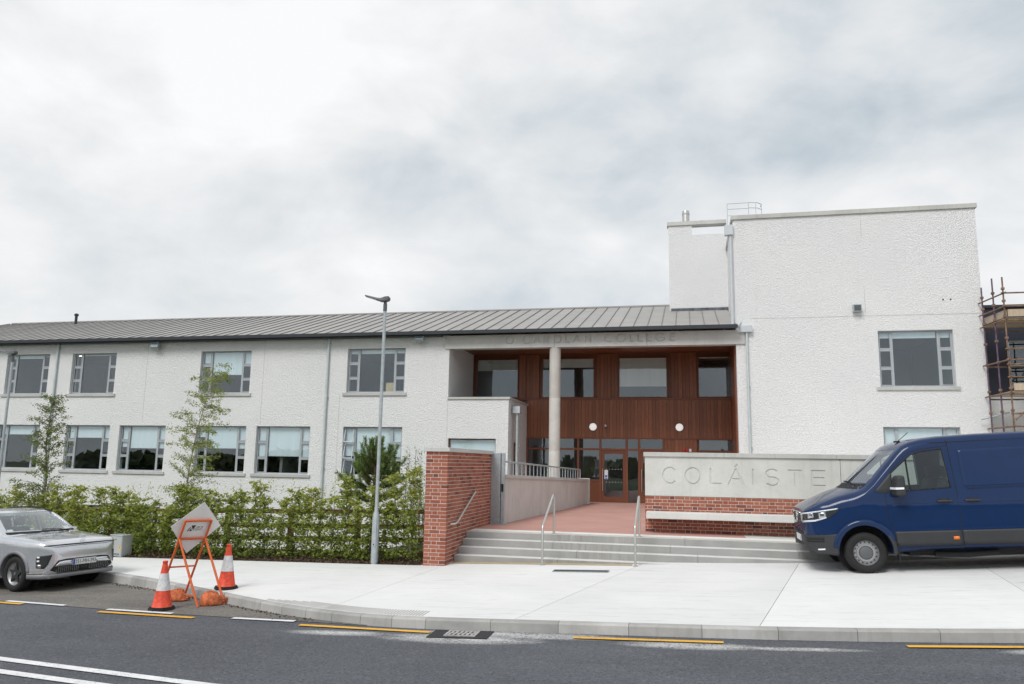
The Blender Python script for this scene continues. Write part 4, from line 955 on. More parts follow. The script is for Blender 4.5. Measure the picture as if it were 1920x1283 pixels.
def flood(u, z, up=False):
    o = MB().hexa([(u-.17, VF-.34, z-.12), (u+.17, VF-.34, z-.12), (u+.17, VF-.20, z-.22), (u-.17, VF-.20, z-.22)], [(u-.17, VF-.28, z+.10), (u+.17, VF-.28, z+.10), (u+.17, VF-.19, z+.02), (u-.17, VF-.19, z+.02)]).build('floodlight', 'galv', school, bevel=.008)
    MB().hexa([(u-.14, VF-.347, z-.09), (u+.14, VF-.347, z-.09), (u+.14, VF-.343, z-.09), (u-.14, VF-.343, z-.09)], [(u-.14, VF-.296, z+.08), (u+.14, VF-.296, z+.08), (u+.14, VF-.292, z+.08), (u-.14, VF-.292, z+.08)]).build('lens', 'clear', o, loc=(0, 0, 0))
    MB().box(u+.05, u+.12, VF-.2, VF, z-.10, z-.03).build('bracket', 'galv', o, loc=(0, 0, 0))
for u, z in ((-22.1, 6.28), (-10.2, 6.38)): flood(u, z)
fl = MB().box(5.78, 6.06, VF-.20, VF-.02, 6.96, 7.22).build('floodlight', 'galv', school, bevel=.01); MB().box(5.81, 6.03, VF-.206, VF-.199, 6.99, 7.19).build('lens', 'lamphead', fl, loc=(0, 0, 0))

# ================================================================== NAVY ANNEX AND SCAFFOLD
ann = thing('annex_building', 'dark navy clad building behind scaffolding at the right edge', 'building', (14, 31, 0))
wall_mesh(10.22, 20, 4.1, 7.15, 29.6, .3, [(10.9, 13.4, 4.35, 6.0), (14.4, 17, 4.35, 6.0)]).build('wall', 'navy', ann)
MB().box(10.22, 20, 29.6, 29.9, -.6, 4.09).build('wall', 'wall', ann); MB().box(10.15, 20.1, 29.52, 36, 7.152, 7.25).build('roof', 'gutter', ann); MB().box(9.95, 10.21, 29.9, 36, -.5, 7.15).build('wall', 'navy', ann)
for a, b in ((10.9, 13.4), (14.4, 17)):
    mb = MB(); mb.box(a, a+.06, 29.66, 29.74, 4.35, 6.0); mb.box(b-.06, b, 29.66, 29.74, 4.35, 6.0); mb.box(a+.06, b-.06, 29.66, 29.74, 4.35, 4.41); mb.box(a+.06, b-.06, 29.66, 29.74, 5.94, 6.0); mb.box(a+.06, b-.06, 29.66, 29.74, 5.1, 5.15); mb.box(a+.75, a+.8, 29.66, 29.74, 4.41, 5.1)
    f_ = mb.build('window', 'alu', ann); MB().box(a+.06, b-.06, 29.70, 29.705, 4.41, 5.94).build('pane', 'glass', f_, loc=(0, 0, 0))
MB().box(10.3, 19.9, 31.5, 31.7, 0, 7).build('partition', 'roomdark', ann)
scaf = thing('scaffold', 'rusty tube scaffold with timber decks against the navy building', 'scaffold', (12, 28, -.4))
def tb(name, a, b, m_='scaf', r_=.026): return MB().tube([a, b], r_, 8).build(name, m_, scaf, smooth=50)
zg = -.35
for (u, v, zt, m_) in ((9.83, 28.5, 7.65, 'scafp'), (9.92, 27.8, 7.80, 'scafp'), (9.97, 27.1, 7.68, 'scaf'), (12.1, 27.1, 7.6, 'scaf'), (14.3, 27.1, 7.6, 'scaf'), (12.1, 29.1, 7.6, 'scaf'), (14.3, 29.1, 7.5, 'scaf')):
    tb('standard', (u, v, zg), (u, v, zt), m_); MB().box(u-.08, u+.08, v-.08, v+.08, zg-.02, zg+.01).build('base_plate', 'scaf', scaf)
    for z in (2.6, 3.4, 4.1, 5.0, 5.7, 6.4, 6.9, 7.3):
        if z < zt: MB().box(u-.045, u+.045, v-.045, v+.045, z-.04, z+.04).build('coupler', 'scaf', scaf, bevel=.01)
for z in (7.15, 6.72, 6.30, 5.0, 3.95, 2.9): tb('transom', (9.99, 26.95, z), (9.80, 28.76, z))
for z in (7.15, 6.72, 6.26, 5.35, 5.0, 4.85, 4.45, 3.92, 3.3, 2.9):
    tb('ledger', (9.9, 27.06, z), (15, 27.06, z))
for z in (6.22, 5.0, 3.9): tb('ledger', (9.9, 29.06, z), (15, 29.06, z))
tb('brace', (10.0, 27.02, 3.1), (12.1, 27.02, 5.0)); tb('brace', (10.1, 27.0, 2.2), (11.2, 27.0, 3.6)); tb('stub_tube', (9.55, 28.6, 3.2), (10.35, 28.4, 3.42), 'galv')
for z in (6.33, 3.98):
    for i in range(8): MB().box(10.0, 15, 27.14+i*.235, 27.14+i*.235+.225, z, z+.038).build('scaffold_board', 'board', scaf)
MB().box(10.06, 15, 27.085, 27.12, 6.39, 6.62).build('toe_board', 'board', scaf); MB().hexa([(10.02, 27.15, 6.39), (10.055, 27.15, 6.39), (9.91, 28.7, 6.39), (9.875, 28.7, 6.39)], [(10.02, 27.15, 6.62), (10.055, 27.15, 6.62), (9.91, 28.7, 6.62), (9.875, 28.7, 6.62)]).build('toe_board', 'board', scaf); MB().box(10.06, 15, 27.085, 27.12, 4.03, 4.25).build('toe_board', 'board', scaf)
for k in range(4): tb('ladder_rung', (10.75+k*.10, 28.2, 4.6+k*.1), (11.15+k*.10, 28.2, 5.6+k*.05), 'dark', .03)
# ================================================================== FENCE, HEDGE, TREES
fence = thing('timber_fence', 'brown timber post and rail fence running behind the hedge', 'fence', (-12, 16.9, -.7))
fu = [-21.0+i*1.72 for i in range(10)]
for u in fu:
    v = vbed(u)+.95; z = zpav(u, vbed(u)); MB().box(u-.06, u+.06, v-.05, v+.05, z-.1, z+1.12).build('post', 'fence', fence, bevel=.006)
for a, b in zip(fu[:-1], fu[1:]):
    for dz in (.12, .42, .70, 1.02):
        za, zb_ = zpav(a, vbed(a))+dz, zpav(b, vbed(b))+dz; va, vb_ = vbed(a)+.86, vbed(b)+.86
        MB().hexa([(a+.005, va, za-.05), (b-.005, vb_, zb_-.05), (b-.005, vb_+.035, zb_-.05), (a+.005, va+.035, za-.05)], [(a+.005, va, za+.05), (b-.005, vb_, zb_+.05), (b-.005, vb_+.035, zb_+.05), (a+.005, va+.035, za+.05)]).build('rail', 'fence', fence)
hedge = thing('hedge', 'young loose green hornbeam hedge along the back of the pavement', 'hedge', (-12, 16.2, -.7))
LP, LS, LD, LR = [], [], [], []
def htop(u): return float(np.interp(u, [-20, -17, -14, -11, -9, -7.5, -6.2, -5.4], [.40, .50, .58, .72, .85, .90, 1.02, 1.10]))
u = -20.5
while u < -5.45:
    v = vbed(u)+.42+random.uniform(-.08, .08); z0 = zpav(u, v)-.02; zt = htop(u)+random.uniform(-.38, .30); lean = random.uniform(-.12, .12)
    hgt = zt-z0
    MB().tube([(u, v, z0), (u+lean*.4, v+random.uniform(-.03, .03), z0+hgt*.5), (u+lean, v, zt-.05)], [.012, .008, .003], 5).build('stem', 'bark', hedge)
    tone = random.uniform(-.12, .12)
    for k in range(int(112*hgt/1.3)):
        f = random.uniform(.03, 1)**.95; zc = z0+hgt*f; an = random.uniform(0, 6.283); ln = random.uniform(.14, .40)*(1.0 if f < .75 else .62)
        if random.random() < .12: ln *= 1.3
        dx, dy = math.cos(an)*.95, math.sin(an)*.75; dz = random.uniform(-.05, .5)
        bx, by = u+lean*f+random.gauss(0, .05), v+random.gauss(0, .09)
        nl = random.randint(9, 15)
        for q in range(nl):
            t_ = (q+.5)/nl; LP.append((bx+dx*ln*t_+random.gauss(0, .018), by+dy*ln*t_+random.gauss(0, .018), zc+dz*ln*t_-.10*t_*t_*ln+random.gauss(0, .02)))
            LS.append(random.uniform(.034, .088)); LD.append((dx+random.gauss(0, .7), dy+random.gauss(0, .7), random.gauss(-.1, .35)))
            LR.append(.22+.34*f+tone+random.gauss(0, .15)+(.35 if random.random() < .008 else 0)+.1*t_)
    u += random.uniform(.27, .37)
# wisps above the hedge top
for k in range(90):
    u = random.uniform(-20, -5.5); v = vbed(u)+.42; z = htop(u); hh = random.uniform(.12, .42)
    for q in range(int(hh*32)):
        LP.append((u+random.gauss(0, .03)+q*.004, v+random.gauss(0, .03), z-.1+q/32)); LS.append(random.uniform(.03, .06)); LD.append(tuple(rng.normal(size=3))); LR.append(random.uniform(.45, .9))
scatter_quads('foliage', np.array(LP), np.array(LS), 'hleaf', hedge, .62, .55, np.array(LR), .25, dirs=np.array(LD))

def tree_from(name, label, cat, base, trunk, tr_r, twigs, leafmat_, barkmat, lsize, asp=.62, group=None):
    T = thing(name, label, cat, base, group)
    mb = MB(); mb.tube(trunk, tr_r, 7)
    P_, S_, D_, R_ = [], [], [], []
    for path, r_, nl, spread in twigs:
        mb.tube(path, r_, 4, False)
        pv = [Vector(q) for q in path]
        for q in range(nl):
            t_ = random.random()**.7*(len(pv)-1); i = min(int(t_), len(pv)-2); p_ = pv[i].lerp(pv[i+1], t_-i); dr = (pv[i+1]-pv[i]).normalized()
            P_.append((p_.x+random.gauss(0, spread), p_.y+random.gauss(0, spread), p_.z+random.gauss(0, spread)-random.random()*spread)); S_.append(random.uniform(*lsize)); D_.append((dr.x+random.gauss(0, .5), dr.y+random.gauss(0, .5), dr.z-.5+random.gauss(0, .4)))
            R_.append(random.gauss(.5, .24))
    mb.build('trunk', barkmat, T, smooth=60)
    scatter_quads('crown', np.array(P_), np.array(S_), leafmat_, T, asp, .2, np.array(R_), .2, kind=None, dirs=np.array(D_))
    return T
def birch_twigs(trunk, prof, n, wind, up, nl, r0=.010, spread=.035):
    tw = []; tp = [Vector(q) for q in trunk]; zs = [q.z for q in tp]; L_ = len(tp)-1
    for k in range(n):
        f = random.uniform(.16, 1.0); i = min(int(f*L_), L_-1); st_ = tp[i].lerp(tp[i+1], f*L_-i)
        ln = float(np.interp(f, *prof))*random.uniform(.55, 1.15); an = random.uniform(0, 6.283); d0 = Vector((math.cos(an), math.sin(an), up+random.uniform(-.2, .3)))
        p_ = st_.copy(); path = [tuple(p_)]; dr = d0.normalized()
        for s_ in range(4):
            dr = (dr+Vector((wind*.22, 0, -.20 if s_ > 0 else .02))+Vector((random.gauss(0, .1), random.gauss(0, .1), random.gauss(0, .08)))).normalized(); p_ = p_+dr*ln/4; path.append(tuple(p_))
        tw.append((path, [r0*(1-f*.6), r0*.7*(1-f*.6), r0*.5, r0*.35, .0015], int(nl*(ln+.15)), spread))
    return tw
random.seed(21)
tr1 = [(-16.02, 17.0, -.95), (-16.05, 17.02, 0.), (-16.0, 17.0, .9), (-16.12, 17.0, 1.8), (-16.08, 17.0, 2.5), (-16.1, 17.02, 3.05)]
tree_from('birch_tree', 'spreading young birch behind the silver car with dull green leaves', 'tree', (-16.0, 17.0, -.95), tr1, [.035, .03, .024, .016, .010, .004],
          birch_twigs(tr1, ([0, .2, .45, .7, 1], [.5, .95, .70, .5, .28]), 112, .05, .62, 84), 'bleaf', 'bark', (.030, .058), .62)
tr2 = [(-12.05, 17.1, -.85), (-12.02, 17.1, .2), (-11.98, 17.1, 1.2), (-11.83, 17.1, 2.2), (-11.6, 17.1, 3.1), (-11.42, 17.1, 3.85)]
tree_from('birch_tree', 'tall slender young birch with fresh leaves blown towards the entrance', 'tree', (-12.05, 17.1, -.85), tr2, [.035, .03, .022, .015, .009, .003],
          birch_twigs(tr2, ([0, .2, .35, .6, .8, 1], [.4, .65, .70, .75, .62, .35]), 118, .85, .40, 100), 'bleaf2', 'birch', (.028, .054), .60)
# pine
random.seed(5)
PT = thing('pine_tree', 'small bushy dark green pine with upright candles behind the lamp post', 'tree', (-7.15, 17.2, -.7))
trk = [(-7.15, 17.2, -.7), (-7.15, 17.2, .6), (-7.12, 17.2, 1.3), (-7.1, 17.2, 1.95)]
mb = MB(); mb.tube(trk, [.05, .04, .03, .012], 8); P_, S_, D_, R_ = [], [], [], []
def pine_branch(st_, an, ln, rise, nn=230, rr=.07):
    dr = Vector((math.cos(an), math.sin(an)*.8, rise*.35)).normalized(); p_ = Vector(st_); path = [tuple(p_)]
    for s_ in range(5):
        dr = (dr+Vector((0, 0, rise*.20))).normalized(); p_ = p_+dr*ln/5; path.append(tuple(p_))
    mb.tube(path, [.016, .013, .011, .009, .007, .005], 5); pv = [Vector(q) for q in path]
    for q in range(nn):
        t_ = (.12+.88*random.random())*5; i = min(int(t_), 4); c_ = pv[i].lerp(pv[i+1], t_-i); ax = (pv[i+1]-pv[i]).normalized()
        o_ = Vector((random.gauss(0, 1), random.gauss(0, 1), random.gauss(0, 1))); o_ = (o_-ax*o_.dot(ax)).normalized(); nd = (o_*.8+ax*random.uniform(.5, 1.1)).normalized(); l_ = rr*random.uniform(.8, 1.35)
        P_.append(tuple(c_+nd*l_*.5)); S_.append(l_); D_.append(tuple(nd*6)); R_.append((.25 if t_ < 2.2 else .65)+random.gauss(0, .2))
for lay_, (z, n_, ln, rs) in enumerate(((.60, 7, .74, .30), (.82, 8, .88, .42), (1.02, 8, .86, .75), (1.20, 7, .78, 1.05), (1.38, 6, .62, 1.5), (1.55, 5, .48, 2.2))):
    for k in range(n_):
        a_ = 6.283*k/n_+lay_*.55+random.uniform(-.25, .25); l2 = ln*random.uniform(.72, 1.15); pine_branch((-7.13, 17.2, z+random.uniform(-.06, .06)), a_, l2, rs*random.uniform(.8, 1.25), int(470*l2)+90, .085)
        if random.random() < .7: pine_branch((-7.13+math.cos(a_)*l2*.45, 17.2+math.sin(a_)*l2*.36, z+l2*.22*rs), a_+random.uniform(-.9, .9), .30, 2.4, 170, .075)
for k in range(4): pine_branch((-7.12+random.uniform(-.06, .06), 17.2, 1.62+k*.03), k*1.6, .36, 3.4, 230, .07)
mb.build('trunk', 'pbark', PT, smooth=60); scatter_quads('crown', np.array(P_), np.array(S_), 'needle', PT, .10, 0, np.array(R_), 0., kind=None, dirs=np.array(D_))
# willow shrub
random.seed(9)
trw = [(-5.95, 16.75, -.6), (-5.95, 16.75, -.3)]
tw = []
for k in range(26):
    a = random.uniform(-.55, .55); hgt = random.uniform(1.2, 2.35); path = [(-5.9+random.uniform(-.35, .30), 16.75+random.uniform(-.15, .15), -.5)]
    for s_ in range(1, 6): path.append((path[0][0]+a*.5*(s_/5)**1.3, path[0][1]+random.uniform(-.02, .02), -.5+hgt*s_/5))
    tw.append((path, [.007, .006, .005, .004, .003, .0015], int(40*hgt), .045))
tree_from('willow_shrub', 'wispy grey green willow shrub beside the brick wall', 'shrub', (-5.9, 16.75, -.6), trw, [.02, .015], tw, 'wleaf', 'bark', (.05, .10), .2)
# trees across the road (behind the photographer, seen only in the glass)
random.seed(3)
n = 15000; P = np.zeros((n, 3)); P[:, 0] = rng.uniform(-95, 75, n); P[:, 1] = rng.uniform(-62, -48, n)
hh = 1.9+.7*np.sin(P[:, 0]*.11+1)+.5*np.sin(P[:, 0]*.31)+.4*np.sin(P[:, 0]*.83+2); P[:, 2] = -1+(hh+1)*rng.random(n)**.8
o = scatter_quads('treeline', P, rng.uniform(1.0, 2.2, n), 'far', None, .8, .3); tag(o, 'dark line of trees across the road', 'trees', kind='stuff')

# ================================================================== STREET FURNITURE
def lamp_post(base, top, label, yaw, group='street lamps'):
    x, y, z = base; T = thing('street_lamp', label, 'street lamp', base, group)
    H = top-z
    MB().lathe([(.078, 0), (.078, .97), (.074, 1.0), (.040, 1.13), (.039, 1.2), (.034, H-.22)], (x, y, z), n=20).build('column', 'galv', T, smooth=40)
    MB().box(x-.045, x+.045, y-.083, y-.070, z+.38, z+.92).build('access_door', 'galv', T, bevel=.004)
    MB().lathe([(0, -.012), (.012, -.012), (.012, 0)], (x-.0, y-.083, z+.42), 'Y', 10).build('door_lock', 'dark', T)
    MB().lathe([(.042, H-.24), (.042, H-.1), (.034, H-.06), (.034, H)], (x, y, z), n=16).build('spigot', 'lamphead', T, smooth=40)
    c_, s_ = math.cos(yaw), math.sin(yaw)
    def q(a, b, dz): return (x+c_*a-s_*b, y+s_*a+c_*b, top+dz)
    # lantern: flat tapered head, thicker at the column end, tilted up to the tip
    ring = [(.10, -.055, .02, .055), (.08, -.085, -.005, .085), (.0, -.10, -.03, .075), (-.10, -.105, -.025, .04), (-.17, -.105, .0, .045), (-.45, -.085, .085, .115)]
    vs_ = []
    for a, b, lo, hi in ring: vs_ += [q(a, b, lo), q(a, -b, lo), q(a, -b*.85, hi), q(a, b*.85, hi)]
    fs = [(0, 1, 2, 3), (23, 22, 21, 20)]+[(i*4+k, i*4+(k+1) % 4, (i+1)*4+(k+1) % 4, (i+1)*4+k) for i in range(5) for k in range(4)]
    hd = MB().add(vs_, fs).build('lantern', 'lamphead', T, bevel=.01)
    MB().add([q(-.20, -.075, .006), q(-.20, .075, .006), q(-.42, .065, .073), q(-.42, -.065, .073)], [(0, 1, 2, 3)]).build('lens', 'diff', hd, loc=(0, 0, 0))
    return T
lamp_post((-6.42, 15.66, zpav(-6.4, 15.6)-.02), 5.0, 'tall grey lamp post standing in the hedge near the brick wall', 0.15)
lamp_post((-18.95, 18.45, -1.15), 4.40, 'grey lamp post at the far left beyond the silver car', 0.1)
cb = local('electrical_cabinet', 'low grey electrical cabinet with yellow warning sticker by the hedge', 'cabinet', (-13.1, 16.33, zpav(-13.1, 16.2)-.02), (0, 0, -.25))
MB().box(-.21, .21, -.12, .16, .03, .50).build('body', 'cab', cb, bevel=.008); MB().box(-.225, .225, -.135, .17, .50, .525).build('lid', 'cab', cb, bevel=.006); MB().box(-.20, .20, -.11, .15, 0, .03).build('plinth', 'dark', cb)
MB().box(-.20, .20, -.128, -.121, .06, .49).build('door', 'cab', cb, bevel=.003); MB().add([(0.10, -.130, .20), (.19, -.130, .20), (.145, -.130, .31)], [(0, 1, 2)]).build('warning_sticker', 'sticker', cb)
MB().add([(0.14, -.1315, .22), (.15, -.1315, .22), (.147, -.1315, .28)], [(0, 1, 2)]).build('sticker_mark', 'print', cb); MB().lathe([(0, -.135), (.014, -.135), (.014, -.128)], (0, 0, .42), 'Y', 10).build('lock', 'dark', cb)
for k in range(2): MB().box(-.05, .16, -.130, -.129, .075+k*.02, .085+k*.02).build('vent', 'dark', cb)
# cones
def cone(loc, label, rz, lean=0.):
    c_ = local('traffic_cone', label, 'traffic cone', loc, (lean, 0, rz), 'red and white cones')
    mb = MB(); n = 8
    oc = [(.20*math.cos(R(22.5+45*k)), .20*math.sin(R(22.5+45*k))) for k in range(8)]
    mb.prism(oc, 0, .035, 'XY'); mb.prism([(x*.93, y*.93) for x, y in oc], .035, .055, 'XY'); mb.build('base', 'black', c_, bevel=.006)
    def rad(z): return .145-(z-.055)*.165
    MB().lathe([(rad(.055)+.012, .055), (rad(.07), .075), (rad(.30), .30)], n=28).build('lower_body', 'conered', c_, smooth=50)
    MB().lathe([(rad(.30)+.003, .30), (rad(.56)+.003, .56)], n=28).build('sleeve', 'conewhite', c_, smooth=50)
    MB().lathe([(rad(.56), .56), (rad(.70), .70), (.036, .715), (.040, .72), (.040, .745), (.030, .752), (.0, .752)], n=28).build('tip', 'conered', c_, smooth=50)
cone((-8.16, 11.24, zroad(-8.16)+.008), 'red and white traffic cone standing in the layby', .3)
cone((-7.79, 12.42, zpav(-7.79, 12.4)), 'red and white traffic cone standing on the pavement edge', .8, .01)
# sign on a frame, seen from behind
sg = thing('road_sign', 'diamond road sign on orange folding frame seen from its white back', 'road sign', (-8.0, 11.9, -.87))
Wv = Vector((.285, .30, 0)); A1 = Vector((-8.74, 11.90, zroad(-8.74)+.01)); B1 = Vector((-7.70, 11.51, zroad(-7.7)+.01)); M1 = Vector((-8.29, 11.73, .165)); T1 = M1+(M1-A1)*.285
A2, B2, M2, T2 = A1+Wv, B1+Wv, M1+Wv, T1+Wv; A2.z = zroad(A2.x)+.01; B2.z = zroad(B2.x)+.01
def bar(name, a, b, r_=.019): return MB().tube([tuple(a), tuple(b)], r_, 8).build(name, 'orange', sg, smooth=50)
bar('frame_leg', T1, A1); bar('frame_leg', T2, A2); bar('prop_leg', M1, B1); bar('prop_leg', M2, B2); bar('crossbar', T1, T2); bar('crossbar', M1, M2); bar('crossbar', M1.lerp(A1, .45), M2.lerp(A2, .45), .014)
up_ = (T1-A1).normalized(); wd = Wv.normalized(); nr = up_.cross(wd).normalized()
if nr.y > 0: nr = -nr          # towards the camera
cen = (T1+M2)/2+Vector((0, 0, .02)); back = -nr*.03
f = lambda a, b, off: tuple(cen+wd*a+up_*b+nr*off)
hw_, hu = .40, .475
mb = MB(); c4 = [(0, hu), (-hw_, .03), (0, -hu), (hw_, .03)]
mb.add([f(a, b, -.024) for a, b in c4]+[f(a, b, -.03) for a, b in c4], [(0, 1, 2, 3), (7, 6, 5, 4)]+[(i, i+4, (i+1) % 4+4, (i+1) % 4) for i in range(4)]); mb.build('sign_plate', 'signback', sg)
tri = MB(); tri.add([f(-.075, .045, -.0225), f(.0, .045, -.0225), f(-.035, -.035, -.0225)], [(0, 1, 2)]); tri.add([f(-.125, -.06, -.0225), f(-.10, -.06, -.0225), f(-.075, .015, -.0225), f(-.085, .015, -.0225)], [(0, 1, 2, 3)]); tri.add([f(-.085, -.06, -.0225), f(-.045, -.06, -.0225), f(-.065, .0, -.0225)], [(0, 1, 2)])
tri.build('printed_logo', 'print', sg)
me = text_mesh('CONTROL', .052, .0003); me.materials.append(M['print'])
o = link('printed_text', me, sg); rot = Matrix((wd, up_, -nr)).transposed()
rot = Matrix((wd, up_, wd.cross(up_))).transposed(); loc_ = Vector(f(.085, -.035, -.0222)) - Vector(sg['_b']); o.matrix_local = Matrix.Translation(loc_) @ rot.to_4x4()
mb = MB()
for k, (a, b) in enumerate(((.01, .025), (.032, .047), (.054, .066), (.085, .11))): mb.add([f(a, .002, -.0222), f(b, .002, -.0222), f(b+.008, .022, -.0222), f(a+.008, .022, -.0222)], [(0, 1, 2, 3)])
mb.build('printed_logo', 'print', sg)
def sandbag(loc, label, rz, sx, sy, sz, neck):
    b = local('sandbag', label, 'sandbag', loc, (0, 0, rz), 'orange sandbags on the sign frame')
    mb = MB(); n, m_ = 22, 14; vs_ = []
    for i in range(m_+1):
        th = math.pi*i/m_-math.pi/2
        for k in range(n):
            ph = 2*math.pi*k/n; x = math.cos(th)*math.cos(ph); y = math.cos(th)*math.sin(ph); z = math.sin(th)
            r_ = 1+.09*math.sin(3*ph+2.1*z*3)+.06*math.sin(5*ph+4*z+rz*3)+.04*math.sin(9*ph-6*z); zz_ = max(z, -.45)
            tx = x*r_; pull = max(0, tx-.62)*1.2
            vs_.append((sx*(tx+pull), sy*y*r_*(1-min(.86, pull*1.9)), sz*((zz_+.45)*(1-min(.5, pull))*r_+pull*.55)))
    mb.add(vs_, [(i*n+k, i*n+(k+1) % n, (i+1)*n+(k+1) % n, (i+1)*n+k) for i in range(m_) for k in range(n)]); mb.build('sack', 'bag', b, smooth=75)
    MB().tube([(sx*1.02, -.02, sz*.40), (sx*1.30, .03, sz*.62), (sx*1.55, .01, sz*.75)], [.022, .03, .012], 7).build('tied_neck', 'bag', b, smooth=60)
    MB().lathe([(.026, -.012), (.026, .012)], (sx*1.12, 0, sz*.5), 'X', 10).build('tie', 'paper', b)
sandbag((-8.45, 12.02, zroad(-8.45)+.01), 'orange sandbag behind the layby cone', .1, .17, .125, .125, 1)
sandbag((-7.60, 11.70, zroad(-7.6)+.01), 'orange sandbag nearer the kerb with tied neck raised', .55, .17, .12, .14, 1)
# ================================================================== VEHICLES
def I(x, tab): return float(np.interp(x, [a for a, b in tab], [b for a, b in tab]))
def smooth_tab(tab, n=90, k=5):
    xs = np.linspace(tab[0][0], tab[-1][0], n); ys = np.interp(xs, [a for a, b in tab], [b for a, b in tab])
    return tab
class Body:
    """car body as lofted cross sections; x is measured from the nose backwards, y to the left, z up"""
    def __init__(s, P, zb, w, sw, tum, belt, r, crown, xo):
        s.P, s.zb_, s.w_, s.sw_, s.tum_, s.belt, s.r_, s.crown, s.xo = P, zb, w, sw, tum, belt, r, crown, xo
    def w(s, x): return I(x, s.w_)
    def zb(s, x): return I(x, s.zb_)
    def zt(s, x, y):
        w = s.w(x); q = min(1, abs(y)/w); return I(x-I(x, s.sw_)*q*q, s.P)-s.crown*q*q
    def tum(s, z): return max(0, z-s.belt)*s.tum_+max(0, z-s.belt-.25)*s.tum_*.25
    def side(s, x, z):
        lo = s.zb(x)+.12; return s.w(x)-s.tum(z)-(max(0, lo-z)*.25)
    def section(s, x, inset=0., floor=None):
        w = s.w(x)-inset; zb = s.zb(x) if floor is None else floor
        ze = s.zt(x, s.w(x)*.86)-inset; ze = max(ze, zb+.05); r = min(I(x, s.r_), .42*(ze-zb)); zl = zb+min(.12, .25*(ze-zb)); zh = max(ze-r, zl+.01)
        pts = [(0, zb), (w*.5, zb), (w-.12, zb), (w-.04, zb+(zl-zb)*.3), (w-s.tum(zl), zl)]
        for k in range(1, 8): z = zl+(zh-zl)*k/7; pts.append((w-s.tum(z), z))
        we = w-s.tum(zh)
        for k in range(1, 6):
            a = math.pi/2*k/5; y = we-r*(1-math.cos(a))*1.0-s.tum_*.3*r*math.sin(a); pts.append((y, zh+(s.zt(x, y)-inset-zh)*math.sin(a)))
        y0 = pts[-1][0]
        for k in range(1, 6): y = y0*(1-k/5); pts.append((y, s.zt(x, y)-inset))
        return pts
    def loft(s, xs, inset=0., floor=None):
        mb = MB(); rings = []
        for x in xs:
            h = s.section(x, inset, floor); ring = h+[(-y, z) for y, z in h[-2:0:-1]]; rings.append([(s.xo-x, y, z) for y, z in ring])
        n = len(rings[0]); vs_ = [q for r_ in rings for q in r_]
        fs = [(i*n+k, i*n+(k+1) % n, (i+1)*n+(k+1) % n, (i+1)*n+k) for i in range(len(rings)-1) for k in range(n)]
        fs += [tuple(range(n)), tuple((len(rings)-1)*n+k for k in range(n-1, -1, -1))]
        return mb.add(vs_, fs)
    def plan(s):
        if not hasattr(s, '_p'):
            xs = np.concatenate([np.linspace(0, .6, 40), np.linspace(.62, s.w_[-1][0]-.01, 90)])
            pts = [(0, y) for y in np.linspace(0, s.w(0), 12)]+[(x, s.w(x)) for x in xs[1:]]
            d_ = [0]
            for a, b in zip(pts[:-1], pts[1:]): d_.append(d_[-1]+math.hypot(b[0]-a[0], b[1]-a[1]))
            s._p = (np.array(d_), np.array(pts))
        return s._p
    def s_of_x(s, x): d_, p = s.plan(); return float(np.interp(x, p[11:, 0], d_[11:]))
    def perim(s, sv, z, off, sgn=1):
        d_, p = s.plan(); x = np.interp(sv, d_, p[:, 0]); y = np.interp(sv, d_, p[:, 1]); e = .03
        tx = np.interp(sv+e, d_, p[:, 0])-np.interp(sv-e, d_, p[:, 0]); ty = np.interp(sv+e, d_, p[:, 1])-np.interp(max(sv-e, 0), d_, p[:, 1]); l = math.hypot(tx, ty) or 1
        nx, ny = -ty/l, tx/l; y2 = y-s.tum(z)
        return (s.xo-(x+nx*off), sgn*(y2+ny*off), z)
    def patch(s, name, poly, mat, parent, off=.004, th=.008, sgns=(1, -1), step=.07, coord='x', label=None):
        """polygon in (x or s, z) laid on the body side"""
        out = []
        for sg_ in sgns:
            bm = bmesh.new(); vs_ = [bm.verts.new((a if coord == 's' else s.s_of_x(a), b, 0)) for a, b in poly]; bm.faces.new(vs_)
            lo, hi = min(v.co.x for v in vs_), max(v.co.x for v in vs_); lz, hz = min(v.co.y for v in vs_), max(v.co.y for v in vs_)
            for ax, a, b in ((0, lo, hi), (1, lz, hz)):
                k = a+step
                while k < b-.01:
                    pn = (1, 0, 0) if ax == 0 else (0, 1, 0); pc = (k, 0, 0) if ax == 0 else (0, k, 0)
                    bmesh.ops.bisect_plane(bm, geom=bm.verts[:]+bm.edges[:]+bm.faces[:], plane_co=pc, plane_no=pn); k += step
            for v in bm.verts: v.co = s.perim(v.co.x, v.co.y, off, sg_)
            bmesh.ops.recalc_face_normals(bm, faces=bm.faces)
            me = bpy.data.meshes.new(name); bm.to_mesh(me); bm.free()
            # outward normals
            if me.polygons and me.polygons[0].normal.y*sg_ < 0 and abs(me.polygons[0].normal.y) > .05: me.flip_normals()
            me.materials.append(M[mat] if isinstance(mat, str) else mat); me.polygons.foreach_set('use_smooth', [True]*len(me.polygons))
            o = link(name, me, parent, loc=(0, 0, 0))
            if th: m_ = o.modifiers.new('s', 'SOLIDIFY'); m_.thickness = th; m_.offset = -1
            out.append(o)
        return out
    def line(s, name, pts, wd, mat, parent, off=.0015, sgns=(1, -1)):
        for sg_ in sgns:
            P_ = [s.perim(s.s_of_x(a), b, off, sg_) for a, b in pts]; mb = MB()
            mb.tube(P_, wd/2, 4, False); mb.build(name, mat, parent, loc=(0, 0, 0))
